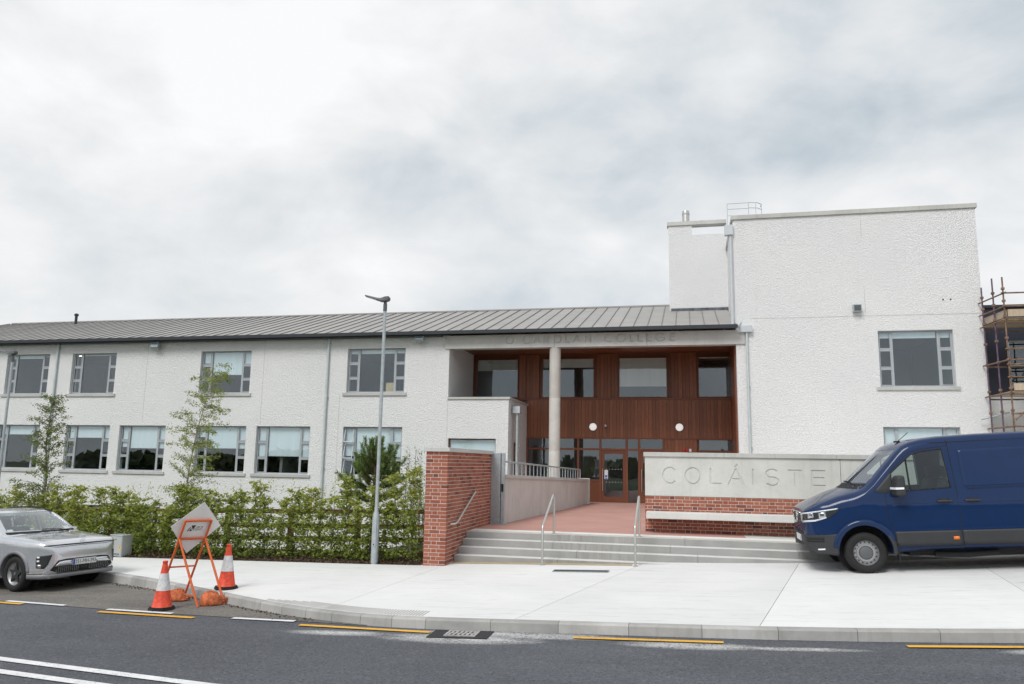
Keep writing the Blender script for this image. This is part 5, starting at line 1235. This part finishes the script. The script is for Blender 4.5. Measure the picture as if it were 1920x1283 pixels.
    def ring(s, name, cx, cz, r0, r1, mat, parent, off, a0=-8, a1=188, n=26, sgns=(1, -1), th=.02):
        for sg_ in sgns:
            mb = MB(); vs_ = []
            for k in range(n+1):
                a = R(a0+(a1-a0)*k/n)
                for r_, o_ in ((r0, off-.006), ((r0+r1)/2, off), (r1, off-.008)): x, z = cx+r_*math.cos(a), cz+r_*math.sin(a); vs_.append(s.perim(s.s_of_x(x), z, o_, sg_))
            mb.add(vs_, [(k*3+j, k*3+j+1, k*3+j+4, k*3+j+3) for k in range(n) for j in range(2)]); o = mb.build(name, mat, parent, smooth=70, loc=(0, 0, 0))
            m_ = o.modifiers.new('s', 'SOLIDIFY'); m_.thickness = th; m_.offset = 0
    def topgrid(s, q0, q1, yf, dz, ny=14, nq=8):
        """points on the top surface between profile stations q0..q1, |y| <= yf*w"""
        out = []
        for i in range(nq+1):
            row = []
            for j in range(ny+1):
                t_ = -1+2*j/ny; q = q0+(q1-q0)*i/nq; f = abs(t_)*yf; x = q
                for _ in range(6): x = q+I(x, s.sw_)*f*f
                y = t_*yf*s.w(x); y = t_*(yf*s.w(x)-s.tum(I(q, s.P))*.92); row.append((s.xo-x, y, s.zt(x, y)+dz))
            out.append(row)
        return out
def grid_mesh(rows, flip=False):
    mb = MB(); n = len(rows[0]); mb.add([q for r_ in rows for q in r_], [(i*n+j, i*n+j+1, (i+1)*n+j+1, (i+1)*n+j) for i in range(len(rows)-1) for j in range(n-1)]); return mb
def grid_solid(lo, hi):
    mb = MB(); n = len(lo[0]); m_ = len(lo); vs_ = [q for r_ in lo for q in r_]+[q for r_ in hi for q in r_]; o = n*m_
    fs = [(i*n+j, i*n+j+1, (i+1)*n+j+1, (i+1)*n+j) for i in range(m_-1) for j in range(n-1)]; fs += [tuple(o+q for q in f_[::-1]) for f_ in fs]
    ed = [(0, j, 0, j+1) for j in range(n-1)]+[(i, n-1, i+1, n-1) for i in range(m_-1)]+[(m_-1, j+1, m_-1, j) for j in range(n-1)]+[(i+1, 0, i, 0) for i in range(m_-1)]
    fs += [(a*n+b, o+a*n+b, o+c_*n+d_, c_*n+d_) for a, b, c_, d_ in ed]
    return mb.add(vs_, fs)
def fin(o, ang=32):
    me = o.data; me.polygons.foreach_set('use_smooth', [True]*len(me.polygons)); me.set_sharp_from_angle(angle=R(ang)); return o
def polyinset(poly, d_):
    cx_ = sum(p[0] for p in poly)/len(poly); cz_ = sum(p[1] for p in poly)/len(poly)
    return [(x+(cx_-x)*d_, z+(cz_-z)*d_) for x, z in poly]

# ------------------------------------------------------------------ VAN
van = local('parked_van', 'dark blue panel van with grey bumper parked on the pavement', 'van', (3.05, 15.95, zpav(3.05, 15.3)+.0), (0, R(3.55), math.pi))
VP_ = [(-1, 1.05), (0, 1.11), (.03, 1.13), (.08, 1.155), (.16, 1.195), (.30, 1.26), (.50, 1.36), (.72, 1.44), (.80, 1.47), (.92, 1.57), (1.08, 1.71), (1.30, 1.90), (1.52, 2.09), (1.66, 2.19), (1.82, 2.25), (2.05, 2.295), (2.4, 2.325), (3.0, 2.34), (5.6, 2.34), (5.9, 2.32), (5.98, 2.27)]
V = Body(P=VP_, zb=[(0, .46), (.06, .40), (.2, .35), (.5, .30), (.8, .28), (1.6, .34), (2, .37), (5.6, .40), (5.98, .46)],
         w=[(0, .66), (.015, .74), (.04, .80), (.09, .86), (.16, .905), (.27, .945), (.45, .98), (.7, 1.0), (1.1, 1.015), (1.6, 1.02), (5.7, 1.02), (5.9, 1.0), (5.98, .97)],
         sw=[(0, 0), (.3, .02), (.6, .14), (.9, .30), (1.2, .30), (1.6, .20), (1.9, .10), (2.3, 0), (6, 0)], tum=.105, belt=1.22,
         r=[(0, .03), (.1, .06), (.4, .15), (.8, .16), (1.1, .10), (1.6, .11), (2.0, .13), (6, .13)], crown=.035, xo=.95)
xs = np.unique(np.concatenate([[0, .012, .03, .05, .08, .12, .16, .2], np.linspace(.25, 2.5, 46), np.linspace(2.6, 5.7, 16), [5.8, 5.9, 5.95, 5.98]]))
body = V.loft(xs).build('body', 'vanblue', None)
cut(body, V.loft(np.linspace(1.0, 2.62, 26), .075, .62))
DW = [(1.50, 1.70), (1.86, 2.00), (2.05, 2.06), (2.38, 2.085), (2.43, 1.42), (1.68, 1.385), (1.50, 1.385)]
cut(body, MB().prism([(V.xo-x, z) for x, z in DW], -1.5, 1.5, 'XZ'))
lo, hi = V.topgrid(.90, 1.54, .83, -.16), V.topgrid(.90, 1.54, .83, .14); cut(body, grid_solid(lo, hi))
mb = MB()
for x in (.95, 4.59):
    mb.lathe([(.44, -1.3), (.44, -.62)], (V.xo-x, 0, .385), 'Y', 40); mb.lathe([(.44, .62), (.44, 1.3)], (V.xo-x, 0, .385), 'Y', 40)
cut(body, mb); fin(body, 28); body.parent = van
for sgn in (1, -1):
    for x in (.95, 4.59): MB().lathe([(.439, sgn*.60), (.445, sgn*.625), (.44, sgn*.64)], (V.xo-x, 0, .385), 'Y', 32).build('wheel_well', 'black', van)
grid_mesh(V.topgrid(.87, 1.56, .85, -.004)).build('windscreen', 'screen', van, smooth=80, loc=(0, 0, 0))
gb = MB(); ro, ri = V.topgrid(.86, 1.57, .87, -.001), V.topgrid(.91, 1.535, .82, .0)
V.patch('door_window', DW, 'carglass', van, -.014, 0)
for sgn in (1, -1):
    fr = [V.perim(V.s_of_x(x), z, -.001, sgn) for x, z in DW]; MB().tube(fr+[fr[0], fr[1]], .011, 6, False).build('window_seal', 'black', van, smooth=60, loc=(0, 0, 0))
    a, b = V.perim(V.s_of_x(1.78), 1.39, -.02, sgn), V.perim(V.s_of_x(1.78), 1.94, -.02, sgn); MB().tube([a, b], .016, 6).build('window_divider', 'black', van, loc=(0, 0, 0))
V.patch('mirror_sail', [(1.20, 1.40), (1.50, 1.72), (1.515, 1.37), (1.33, 1.36)], 'vplastic', van, .003, .006)
V.patch('bumper', [(0, .665), (V.s_of_x(.30), .665), (V.s_of_x(.555), .68), (V.s_of_x(.54), .55), (V.s_of_x(.50), .44), (V.s_of_x(.485), .31), (V.s_of_x(.3), .33), (.66, .40), (0, .44)], 'vplastic', van, .014, .016, coord='s', step=.05)
V.patch('side_moulding', [(1.45, .70), (2.505, .70), (2.505, .455), (1.45, .455)], 'vplastic', van, .010, .012); V.patch('side_moulding', [(2.515, .70), (4.17, .70), (4.17, .455), (2.515, .455)], 'vplastic', van, .010, .012); V.patch('side_moulding', [(5.2, .70), (5.85, .70), (5.85, .46), (5.2, .46)], 'vplastic', van, .010, .012)
V.ring('wheel_arch', .95, .385, .435, .535, 'vanblue', van, .020, 20, 172); V.ring('wheel_arch', 4.59, .385, .435, .535, 'vanblue', van, .020, -2, 182)
V.ring('wheel_arch', .95, .385, .435, .505, 'vplastic', van, .021, -8, 32)
V.patch('headlight', [(0.486, .86), (0.460, 1.03), (0.803, 1.06), (1.410, 1.135), (1.358, 1.06), (1.199, .955), (0.988, .90)], 'dark', van, .005, .012, coord='s', step=.04)
V.patch('headlight_lens', [(0.493, .865), (0.467, 1.025), (0.803, 1.055), (1.397, 1.13), (1.351, 1.06), (1.193, .96), (0.988, .905)], 'clear', van, .013, 0, coord='s', step=.04)
V.patch('running_light', [(0.513, .865), (0.513, .90), (0.988, .935), (1.173, .98), (1.173, .958), (0.988, .905)], 'led', van, .0085, .004, coord='s', step=.04); V.patch('running_light', [(0.473, 1.005), (0.460, 1.03), (0.803, 1.06), (1.384, 1.13), (1.358, 1.105), (0.803, 1.035)], 'led', van, .0085, .004, coord='s', step=.04)
for s0 in (.84, 1.05): V.patch('lamp_reflector', [(s0, .955), (s0-.01, 1.05), (s0+.11, 1.065), (s0+.12, .975)], 'chrome', van, .008, .004, coord='s', step=.04)
V.patch('grille', [(0, .85), (0, 1.06), (.44, 1.06), (.455, .86)], 'dark', van, .004, .01, coord='s', step=.05)
for z in (.875, .93, .985, 1.035): V.patch('grille_slat', [(0, z), (0, z+.018), (.44, z+.018), (.44, z)], 'vplastic' if z < 1 else 'chrome', van, .012, .01, coord='s', step=.06)
bd = MB().lathe([(.085, -.004), (.098, 0), (.098, .01), (.085, .014)], (V.xo+.012, 0, .955), 'X', 28, True).build('badge', 'chrome', van, smooth=40, loc=(0, 0, 0))
for P_ in ([(-.045, .075), (0, .005), (.045, .075)], [(-.078, .03), (-.04, -.075), (0, -.01), (.04, -.075), (.078, .03)]): MB().tube([(V.xo+.02, a, .955+b) for a, b in P_], .009, 5).build('badge_mark', 'chrome', bd, loc=(0, 0, 0))
MB().box(V.xo+.014, V.xo+.026, -.26, .26, .52, .63).build('number_plate', 'plate', van, loc=(0, 0, 0)); MB().box(V.xo+.0265, V.xo+.0275, .222, .258, .523, .627).build('plate_band', 'blue', van, loc=(0, 0, 0))
V.patch('lower_grille', [(0, .47), (0, .50), (.55, .51), (.58, .48)], 'black', van, .016, .01, coord='s', step=.06); V.patch('lower_grille', [(0, .655), (0, .69), (.52, .70), (.56, .67)], 'black', van, .016, .01, coord='s', step=.06)
for z in (.59, .545): V.patch('bumper_vent', [(.74, z+.03), (1.10, z+.035), (1.10, z), (.80, z)], 'black', van, .017, .01, coord='s', step=.05)
V.patch('fog_light', [(.98, .405), (.98, .43), (1.10, .435), (1.10, .41)], 'led', van, .018, .01, coord='s', step=.05)
for x in (2.51,): V.line('door_seam', [(x-.03, 2.22), (x-.02, 1.9), (x, 1.3), (x+.01, .7), (x+.01, .42)], .012, 'black', van)
V.line('door_seam', [(1.36, 1.36), (1.37, 1.1), (1.36, 1.0), (1.40, .88), (1.45, .74), (1.455, .41), (2.5, .41)], .010, 'black', van)
V.line('door_seam', [(1.50, 1.74), (1.84, 2.05), (2.05, 2.10), (2.47, 2.14)], .010, 'black', van); V.line('door_seam', [(3.95, 2.22), (3.95, .42)], .012, 'black', van)
V.line('roof_groove', [(2.2, 2.20), (5.8, 2.205)], .014, 'black', van, .0); V.line('body_crease', [(1.38, 1.17), (3.9, 1.17), (5.7, 1.17)], .014, 'vanblue', van, .0); V.line('slide_track', [(3.98, 1.30), (5.8, 1.30)], .02, 'black', van)
V.patch('pressed_panel', [(2.62, 2.06), (3.86, 2.07), (3.88, 1.40), (2.70, 1.38), (2.63, 1.44)], 'vanblue', van, .005, .008); V.patch('pressed_panel', [(4.06, 2.07), (5.75, 2.07), (5.75, 1.42), (4.06, 1.40)], 'vanblue', van, .005, .008)
for x in (2.22, 2.66):
    V.patch('handle_recess', [(x-.02, 1.235), (x+.16, 1.235), (x+.14, 1.16), (x, 1.16)], 'black', van, .001, .003)
    for sgn in (1, -1): MB().tube([V.perim(V.s_of_x(x-.04), 1.195, .02, sgn), V.perim(V.s_of_x(x+.07), 1.195, .035, sgn), V.perim(V.s_of_x(x+.19), 1.195, .02, sgn)], .016, 6).build('door_handle', 'vplastic', van, smooth=60, loc=(0, 0, 0))
V.patch('side_marker', [(2.36, .60), (2.45, .60), (2.45, .545), (2.36, .545)], 'amber', van, .022, .014); V.patch('side_marker', [(4.0, .60), (4.09, .60), (4.09, .545), (4.0, .545)], 'amber', van, .022, .014)
for sgn in (1, -1):
    x0 = V.xo-1.55; y0 = sgn*1.00
    m_ = MB().hexa([(x0-.10, y0+sgn*.03, 1.31), (x0+.11, y0+sgn*.03, 1.31), (x0+.07, y0+sgn*.30, 1.31), (x0-.10, y0+sgn*.30, 1.31)], [(x0-.10, y0+sgn*.06, 1.66), (x0+.06, y0+sgn*.06, 1.66), (x0+.03, y0+sgn*.28, 1.66), (x0-.10, y0+sgn*.28, 1.66)]).build('mirror', 'vplastic', van, bevel=.045, loc=(0, 0, 0)); m_.modifiers[0].segments = 4
    MB().tube([(x0+.02, y0-sgn*.06, 1.42), (x0+.02, y0+sgn*.08, 1.42)], .045, 8).build('mirror_arm', 'vplastic', van, smooth=60, loc=(0, 0, 0))
    MB().hexa([(x0+.075, y0+sgn*.05, 1.425), (x0+.109, y0+sgn*.05, 1.425), (x0+.075, y0+sgn*.302, 1.425), (x0-.06, y0+sgn*.308, 1.425)], [(x0+.075, y0+sgn*.05, 1.46), (x0+.105, y0+sgn*.05, 1.46), (x0+.07, y0+sgn*.302, 1.46), (x0-.06, y0+sgn*.306, 1.46)]).build('mirror_indicator', 'led', van, loc=(0, 0, 0))
    MB().hexa([(V.xo-1.50, sgn*.97-.09, .19), (V.xo-1.47, sgn*.97-.09, .19), (V.xo-1.47, sgn*.97+.04, .19), (V.xo-1.50, sgn*.97+.04, .19)], [(V.xo-1.46, sgn*.97-.09, .52), (V.xo-1.43, sgn*.97-.09, .52), (V.xo-1.43, sgn*.97+.04, .52), (V.xo-1.46, sgn*.97+.04, .52)]).build('mud_flap', 'black', van, bevel=.006, loc=(0, 0, 0))
MB().tube([(V.xo-1.82, .35, 2.25), (V.xo-2.02, .35, 2.41)], .006, 5).build('aerial', 'black', van, loc=(0, 0, 0)); MB().box(V.xo-1.87, V.xo-1.76, .33, .37, 2.24, 2.27).build('aerial_base', 'black', van, bevel=.008, loc=(0, 0, 0))
for y0, y1 in ((.62, -.08), (-.05, -.72)):
    def wp(q, y): 
        x = q
        for _ in range(5): x = q+I(x, V.sw_)*(y/V.w(x))**2
        return (V.xo-x, y, V.zt(x, y)+.016)
    MB().tube([wp(.84, y0), wp(.90, (y0+y1)/2), wp(.90, y1)], .009, 5).build('wiper', 'black', van, loc=(0, 0, 0))
cw = [V.topgrid(.76, .88, .86, .003, 14, 2)]; grid_mesh(cw[0]).build('cowl', 'black', van, smooth=60, loc=(0, 0, 0))
MB().hexa([(V.xo-1.55, -.88, .9), (V.xo-1.10, -.88, .9), (V.xo-1.10, .88, .9), (V.xo-1.55, .88, .9)], [(V.xo-1.55, -.88, 1.36), (V.xo-1.16, -.84, 1.31), (V.xo-1.16, .84, 1.31), (V.xo-1.55, .88, 1.36)]).build('dashboard', 'dark', van, bevel=.03, loc=(0, 0, 0))
MB().lathe([(.165, -.012), (.18, 0), (.165, .012), (.152, 0)], n=24, closed=True).build('steering_wheel', 'black', van, smooth=60); sw_o = van.children[-1]; sw_o.location = (V.xo-1.72, -.45, 1.40); sw_o.rotation_euler = (0, R(-62), 0)
for y in (-.48, .48):
    MB().box(V.xo-2.35, V.xo-1.85, y-.25, y+.25, .75, .98).build('seat', 'seat', van, bevel=.06, loc=(0, 0, 0)); MB().hexa([(V.xo-2.45, y-.25, .95), (V.xo-2.30, y-.25, .95), (V.xo-2.30, y+.25, .95), (V.xo-2.45, y+.25, .95)], [(V.xo-2.56, y-.22, 1.55), (V.xo-2.44, y-.22, 1.55), (V.xo-2.44, y+.22, 1.55), (V.xo-2.56, y+.22, 1.55)]).build('seat_back', 'seat', van, bevel=.04, loc=(0, 0, 0)); MB().box(V.xo-2.57, V.xo-2.47, y-.12, y+.12, 1.58, 1.78).build('headrest', 'seat', van, bevel=.03, loc=(0, 0, 0))
MB().quad((V.xo-1.22, .55, 1.385), (V.xo-1.18, .72, 1.385), (V.xo-1.30, .74, 1.47), (V.xo-1.34, .56, 1.47)).build('paper_sheet', 'paper', van, loc=(0, 0, 0))
MB().box(V.xo-5.6, V.xo-1.7, -.75, .75, .26, .38).build('underbody', 'black', van, loc=(0, 0, 0)); MB().tube([(V.xo-2.1, .8, .29), (V.xo-2.6, .82, .27), (V.xo-3.1, .8, .30)], .05, 8).build('exhaust', 'black', van, loc=(0, 0, 0))
for y in (-.55, .55): MB().box(V.xo-5.999, V.xo-5.975, y-.05, y+.05, 1.0, 1.6).build('tail_light', 'redplastic', van, loc=(0, 0, 0))
def tyre_prof(R_, w_, rim): h_ = w_/2; return [(rim, -h_*.82), (rim+.02, -h_*.92), ((R_+rim)/2, -h_), (R_-.03, -h_*.93), (R_-.006, -h_*.74), (R_, -h_*.5), (R_, h_*.5), (R_-.006, h_*.74), (R_-.03, h_*.93), ((R_+rim)/2, h_), (rim+.02, h_*.92), (rim, h_*.82)]
def van_wheel(x, y, s_):
    wl = MB().lathe([(.12, s_*.02), (.20, s_*.035), (.208, s_*.08), (.222, s_*.10), (.215, -s_*.1)], n=36).mesh('wheel', 'wheelsilver', 50)
    for v in wl.vertices: v.co = (v.co.x, v.co.z, v.co.y)
    o = link('wheel', wl, van, loc=(V.xo-x, y, .347))
    MB().lathe(tyre_prof(.347, .235, .213), axis='Y', n=44, closed=True).build('tyre', 'black', o, smooth=50, loc=(0, 0, 0))
    MB().lathe([(.0, s_*.004), (.21, s_*.03)], axis='Y', n=32).build('wheel_back', 'dark', o, loc=(0, 0, 0))
    MB().lathe([(.112, s_*.05), (.118, s_*.075), (.150, s_*.078), (.158, s_*.055), (.2, s_*.045)], axis='Y', n=32).build('wheel_disc', 'wheelsilver', o, smooth=50, loc=(0, 0, 0))
    for k in range(16):
        a = 2*math.pi*k/16; MB().lathe([(0, s_*.052), (.015, s_*.052), (.015, s_*.04)], (.178*math.cos(a), 0, .178*math.sin(a)), 'Y', 8).build('wheel_hole', 'black', o, loc=(0, 0, 0))
    MB().lathe([(0, s_*.092), (.07, s_*.09), (.108, s_*.078), (.112, s_*.05)], axis='Y', n=28).build('hub_cap', 'hub', o, smooth=50, loc=(0, 0, 0))
for x in (.95, 4.59):
    for s_ in (1, -1): van_wheel(x, s_*.875, s_)

# ------------------------------------------------------------------ CAR
CO = .86
car = local('parked_car', 'silver electric crossover car parked in the layby', 'car', (-12.05, 13.27, zroad(-12.05)+.010), (0, -R(1.75), -R(12))); car.scale = (.93, .93, .93)
CP = [(-1, .68), (0, .74), (.02, .82), (.05, .90), (.10, .95), (.2, .985), (.5, 1.025), (.9, 1.065), (1.12, 1.085), (1.22, 1.13), (1.45, 1.25), (1.75, 1.395), (1.98, 1.49), (2.12, 1.53), (2.35, 1.56), (2.7, 1.575), (3.2, 1.56), (3.6, 1.52), (3.85, 1.47), (3.95, 1.42), (4.12, 1.22), (4.24, 1.06), (4.33, .98), (4.355, .86)]
K = Body(P=CP, zb=[(0, .40), (.03, .33), (.08, .28), (.2, .24), (.5, .22), (3.8, .23), (4.2, .32), (4.355, .48)],
         w=[(0, .50), (.012, .58), (.035, .66), (.07, .725), (.12, .775), (.2, .82), (.35, .86), (.6, .89), (1.0, .905), (1.6, .9125), (3.3, .9125), (3.8, .89), (4.1, .85), (4.25, .79), (4.355, .66)],
         sw=[(0, 0), (.4, .02), (.8, .12), (1.2, .30), (1.6, .28), (2.0, .16), (2.5, .05), (3.4, -.05), (4.4, -.12)], tum=.36, belt=.98,
         r=[(0, .04), (.1, .06), (.5, .09), (1.0, .09), (1.3, .06), (2.0, .08), (3.5, .09), (4.36, .08)], crown=.03, xo=CO)
xs = np.unique(np.concatenate([[0, .01, .02, .035, .05, .07, .1, .13, .16, .2], np.linspace(.25, 2.3, 44), np.linspace(2.4, 4.1, 22), [4.15, 4.2, 4.25, 4.3, 4.33, 4.355]]))
cbody = K.loft(xs).build('body', 'silver', None)
cut(cbody, K.loft(np.linspace(1.32, 3.75, 30), .06, .45))
SW1 = [(1.62, 1.03), (1.98, 1.28), (2.30, 1.42), (2.62, 1.445), (2.64, 1.02)]; SW2 = [(2.72, 1.02), (2.70, 1.445), (3.2, 1.42), (3.55, 1.32), (3.62, 1.06)]
for sw in (SW1, SW2): cut(cbody, MB().prism([(CO-x, z) for x, z in sw], -1.5, 1.5, 'XZ'))
cut(cbody, grid_solid(K.topgrid(1.24, 1.99, .84, -.12), K.topgrid(1.24, 1.99, .84, .12))); cut(cbody, grid_solid(K.topgrid(3.93, 4.14, .72, -.35), K.topgrid(3.93, 4.14, .72, .12)))
mb = MB()
for x in (.86, 3.52):
    for a, b in ((-1.2, -.56), (.56, 1.2)): mb.lathe([(.385, a), (.385, b)], (CO-x, 0, .35), 'Y', 40)
cut(cbody, mb); fin(cbody, 26); cbody.parent = car
for s_ in (1, -1):
    for x in (.86, 3.52): MB().lathe([(.384, s_*.55), (.384, s_*.56)], (CO-x, 0, .35), 'Y', 32).build('wheel_well', 'black', car)
grid_mesh(K.topgrid(1.21, 2.0, .86, -.004)).build('windscreen', 'screen', car, smooth=80, loc=(0, 0, 0)); grid_mesh(K.topgrid(3.92, 4.15, .74, -.004)).build('rear_window', 'carglass', car, smooth=80, loc=(0, 0, 0))
for sw in (SW1, SW2):
    K.patch('side_window', sw, 'carglass', car, -.012, 0)
    for s_ in (1, -1):
        fr = [K.perim(K.s_of_x(x), z, -.002, s_) for x, z in sw]; MB().tube(fr+[fr[0], fr[1]], .010, 6, False).build('window_seal', 'black', car, loc=(0, 0, 0))
for s_ in (1, -1):      # roof bars
    MB().tube([(CO-x, s_*(K.w(x)-K.tum(z)-.075), z+.012) for x, z in ((2.02, 1.47), (2.3, 1.545), (2.8, 1.575), (3.4, 1.55), (3.7, 1.505))], .014, 6).build('roof_bar', 'black', car, smooth=60, loc=(0, 0, 0))
    y0 = s_*.86
    m_ = MB().hexa([(CO-1.80, y0, .99), (CO-1.62, y0, .99), (CO-1.66, y0+s_*.21, 1.0), (CO-1.78, y0+s_*.21, 1.0)], [(CO-1.80, y0+s_*.02, 1.14), (CO-1.66, y0+s_*.02, 1.13), (CO-1.69, y0+s_*.19, 1.13), (CO-1.78, y0+s_*.19, 1.13)]).build('door_mirror', 'silver', car, bevel=.03, loc=(0, 0, 0)); m_.modifiers[0].segments = 3
    MB().box(CO-1.76, CO-1.68, min(y0-s_*.06, y0+s_*.1), max(y0-s_*.06, y0+s_*.1), .965, .992).build('mirror_foot', 'black', car, loc=(0, 0, 0))
K.patch('light_bar', [(0, .885), (0, .912), (.45, .912), (.70, .906), (.84, .90), (.84, .887), (.7, .886)], 'dark', car, .006, .008, coord='s', step=.05)
K.patch('headlight', [(.675, .72), (.90, .70), (.98, .66), (.965, .47), (.80, .455), (.74, .53)], 'dark', car, .005, .010, coord='s', step=.04)
for z in (.655, .585): K.patch('lamp_segment', [(.90, z), (.90, z+.035), (.955, z+.03), (.955, z)], 'led', car, .010, .006, coord='s', step=.04)
K.patch('lamp_reflector', [(.86, .475), (.86, .535), (.945, .535), (.945, .48)], 'chrome', car, .009, .006, coord='s', step=.04)
K.patch('lower_grille', [(0, .36), (0, .62), (.40, .62), (.56, .60), (.70, .42), (.56, .365)], 'black', car, .004, .008, coord='s', step=.05)
K.patch('grille_bar', [(.27, .49), (.27, .585), (.42, .585), (.53, .575), (.62, .49)], 'silver', car, .012, .010, coord='s', step=.05)
for r_ in range(4):
    for c_ in range(13):
        s0 = .075+c_*.042
        if s0 < .10+.0 or s0 > .60-.02*r_: continue
        K.patch('grille_stud', [(s0, .382+r_*.027), (s0, .392+r_*.027), (s0+.016, .392+r_*.027), (s0+.016, .382+r_*.027)], 'wheelsilver', car, .008, 0, coord='s')
K.patch('sensor_panel', [(0, .375), (0, .46), (.07, .46), (.07, .375)], 'dark', car, .009, .006, coord='s')
K.patch('splitter', [(0, .275), (0, .335), (.55, .34), (.84, .345), (K.s_of_x(.47), .345), (K.s_of_x(.47), .26), (.7, .26)], 'cplastic', car, .008, .010, coord='s', step=.05)
K.line('bumper_shadow', [(.15, .352), (.3, .352), (.46, .352)], .014, 'black', car)
np_ = MB().box(CO+.012, CO+.022, -.26, .26, .485, .60).build('number_plate', 'plate', car, loc=(0, 0, 0)); MB().box(CO+.0222, CO+.0232, -.258, -.215, .488, .597).build('plate_band', 'blue', np_, loc=(0, 0, 0))
me = text_mesh('251-MH-393', .105, .0004, .86); me.materials.append(M['print'])
o = link('plate_text', me, np_, loc=(CO+.0232, .022, .54)); o.rotation_euler = (math.pi/2, 0, math.pi/2)
mb = MB()
for k in range(20):
    pass
bd = MB().tube([(CO-.075+.012*abs(math.cos(a))*0, .062*math.cos(a), .945+.03*math.sin(a)) for a in np.linspace(0, 2*math.pi, 25)], .005, 5, False).build('badge', 'chrome', car, loc=(0, 0, 0))
for P_ in ([(-.035, -.02), (-.022, .022)], [(.022, -.022), (.035, .02)], [(-.03, -.004), (0, .006), (.03, .004)]): MB().tube([(CO-.073, a, .945+b) for a, b in P_], .005, 5).build('badge_mark', 'chrome', bd, loc=(0, 0, 0))
for x in (.86, 3.52): K.ring('wheel_arch', x, .35, .382, .445, 'cplastic', car, .010, 4, 176)
K.patch('sill_cladding', [(1.27, .40), (3.10, .40), (3.10, .25), (1.27, .25)], 'cplastic', car, .010, .012)
K.line('door_seam', [(1.42, 1.0), (1.40, .8), (1.38, .45)], .008, 'black', car); K.line('door_seam', [(2.68, 1.02), (2.68, .42)], .008, 'black', car); K.line('body_crease', [(.45, .905), (1.0, .92), (2.0, .93), (3.6, .95)], .010, 'silver', car, 0)
for y0, y1 in ((.55, -.1), (-.02, -.6)):
    def wp2(q, y):
        x = q
        for _ in range(5): x = q+I(x, K.sw_)*(y/K.w(x))**2
        return (CO-x, y, K.zt(x, y)+.014)
    MB().tube([wp2(1.17, y0), wp2(1.23, (y0+y1)/2), wp2(1.24, y1)], .008, 5).build('wiper', 'black', car, loc=(0, 0, 0))
grid_mesh(K.topgrid(1.12, 1.215, .88, .002, 14, 2)).build('cowl', 'black', car, smooth=60, loc=(0, 0, 0))
MB().hexa([(CO-1.85, -.72, .7), (CO-1.45, -.72, .7), (CO-1.45, .72, .7), (CO-1.85, .72, .7)], [(CO-1.85, -.70, 1.0), (CO-1.50, -.68, .98), (CO-1.50, .68, .98), (CO-1.85, .70, 1.0)]).build('dashboard', 'dark', car, bevel=.02, loc=(0, 0, 0))
for x in (2.45, 3.3):
    for y in (-.36, .36):
        MB().box(CO-x-.1, CO-x+.4, y-.24, y+.24, .5, .68).build('seat', 'seat', car, bevel=.05, loc=(0, 0, 0)); MB().hexa([(CO-x-.12, y-.23, .66), (CO-x, y-.23, .66), (CO-x, y+.23, .66), (CO-x-.12, y+.23, .66)], [(CO-x-.26, y-.2, 1.16), (CO-x-.16, y-.2, 1.16), (CO-x-.16, y+.2, 1.16), (CO-x-.26, y+.2, 1.16)]).build('seat_back', 'seat', car, bevel=.04, loc=(0, 0, 0)); MB().box(CO-x-.29, CO-x-.20, y-.11, y+.11, 1.18, 1.33).build('headrest', 'seat', car, bevel=.03, loc=(0, 0, 0))
MB().lathe([(.165, -.012), (.18, 0), (.165, .012), (.152, 0)], n=24, closed=True).build('steering_wheel', 'black', car, smooth=60); o = car.children[-1]; o.location = (CO-2.0, -.36, .98); o.rotation_euler = (0, R(-68), 0)
MB().box(CO-2.02, CO-1.99, -.11, .11, 1.36, 1.42).build('interior_mirror', 'black', car, bevel=.01, loc=(0, 0, 0))
def wsp(q, y, dz=-.010):
    x = q
    for _ in range(5): x = q+I(x, K.sw_)*(y/K.w(x))**2
    return (CO-x, y, K.zt(x, y)+dz)
MB().quad(wsp(1.27, .50), wsp(1.27, .68), wsp(1.36, .66), wsp(1.36, .49)).build('tax_disc', 'paper', car, loc=(0, 0, 0)); MB().quad(wsp(1.28, -.70), wsp(1.28, -.60), wsp(1.35, -.59), wsp(1.35, -.68)).build('tax_disc', 'paper', car, loc=(0, 0, 0))
MB().box(CO-3.6, CO-1.2, -.7, .7, .19, .26).build('underbody', 'black', car, loc=(0, 0, 0))
for s_ in (-1, 1): MB().box(CO-4.352, CO-4.30, min(s_*.45, s_*.74), max(s_*.45, s_*.74), .86, .90).build('tail_light', 'redplastic', car, loc=(0, 0, 0))
def car_wheel(x, y, s_):
    o = MB().lathe([(.17, s_*.03), (.222, s_*.06), (.232, s_*.088), (.225, -s_*.09)], axis='Y', n=40).build('wheel', 'wheelsilver', car, smooth=50, loc=(CO-x, y, .343))
    MB().lathe(tyre_prof(.343, .215, .226), axis='Y', n=44, closed=True).build('tyre', 'black', o, smooth=50, loc=(0, 0, 0))
    MB().lathe([(0, s_*.01), (.225, s_*.03)], axis='Y', n=32).build('wheel_face', 'wheelsilver', o, loc=(0, 0, 0))
    a0 = .25
    st_ = []
    for k in range(10):
        a = a0+math.pi*k/5; r_ = .205 if k % 2 == 0 else .085; st_.append((r_*math.cos(a), r_*math.sin(a)))
    MB().prism(st_, s_*.03, s_*.066, 'XZ').build('star_cover', 'dark', o, bevel=.004, loc=(0, 0, 0)); MB().lathe([(0, s_*.078), (.03, s_*.076), (.034, s_*.06)], axis='Y', n=18).build('hub_cap', 'hub', o, loc=(0, 0, 0))
for x in (.86, 3.52):
    for s_ in (1, -1): car_wheel(x, s_*.785, s_)
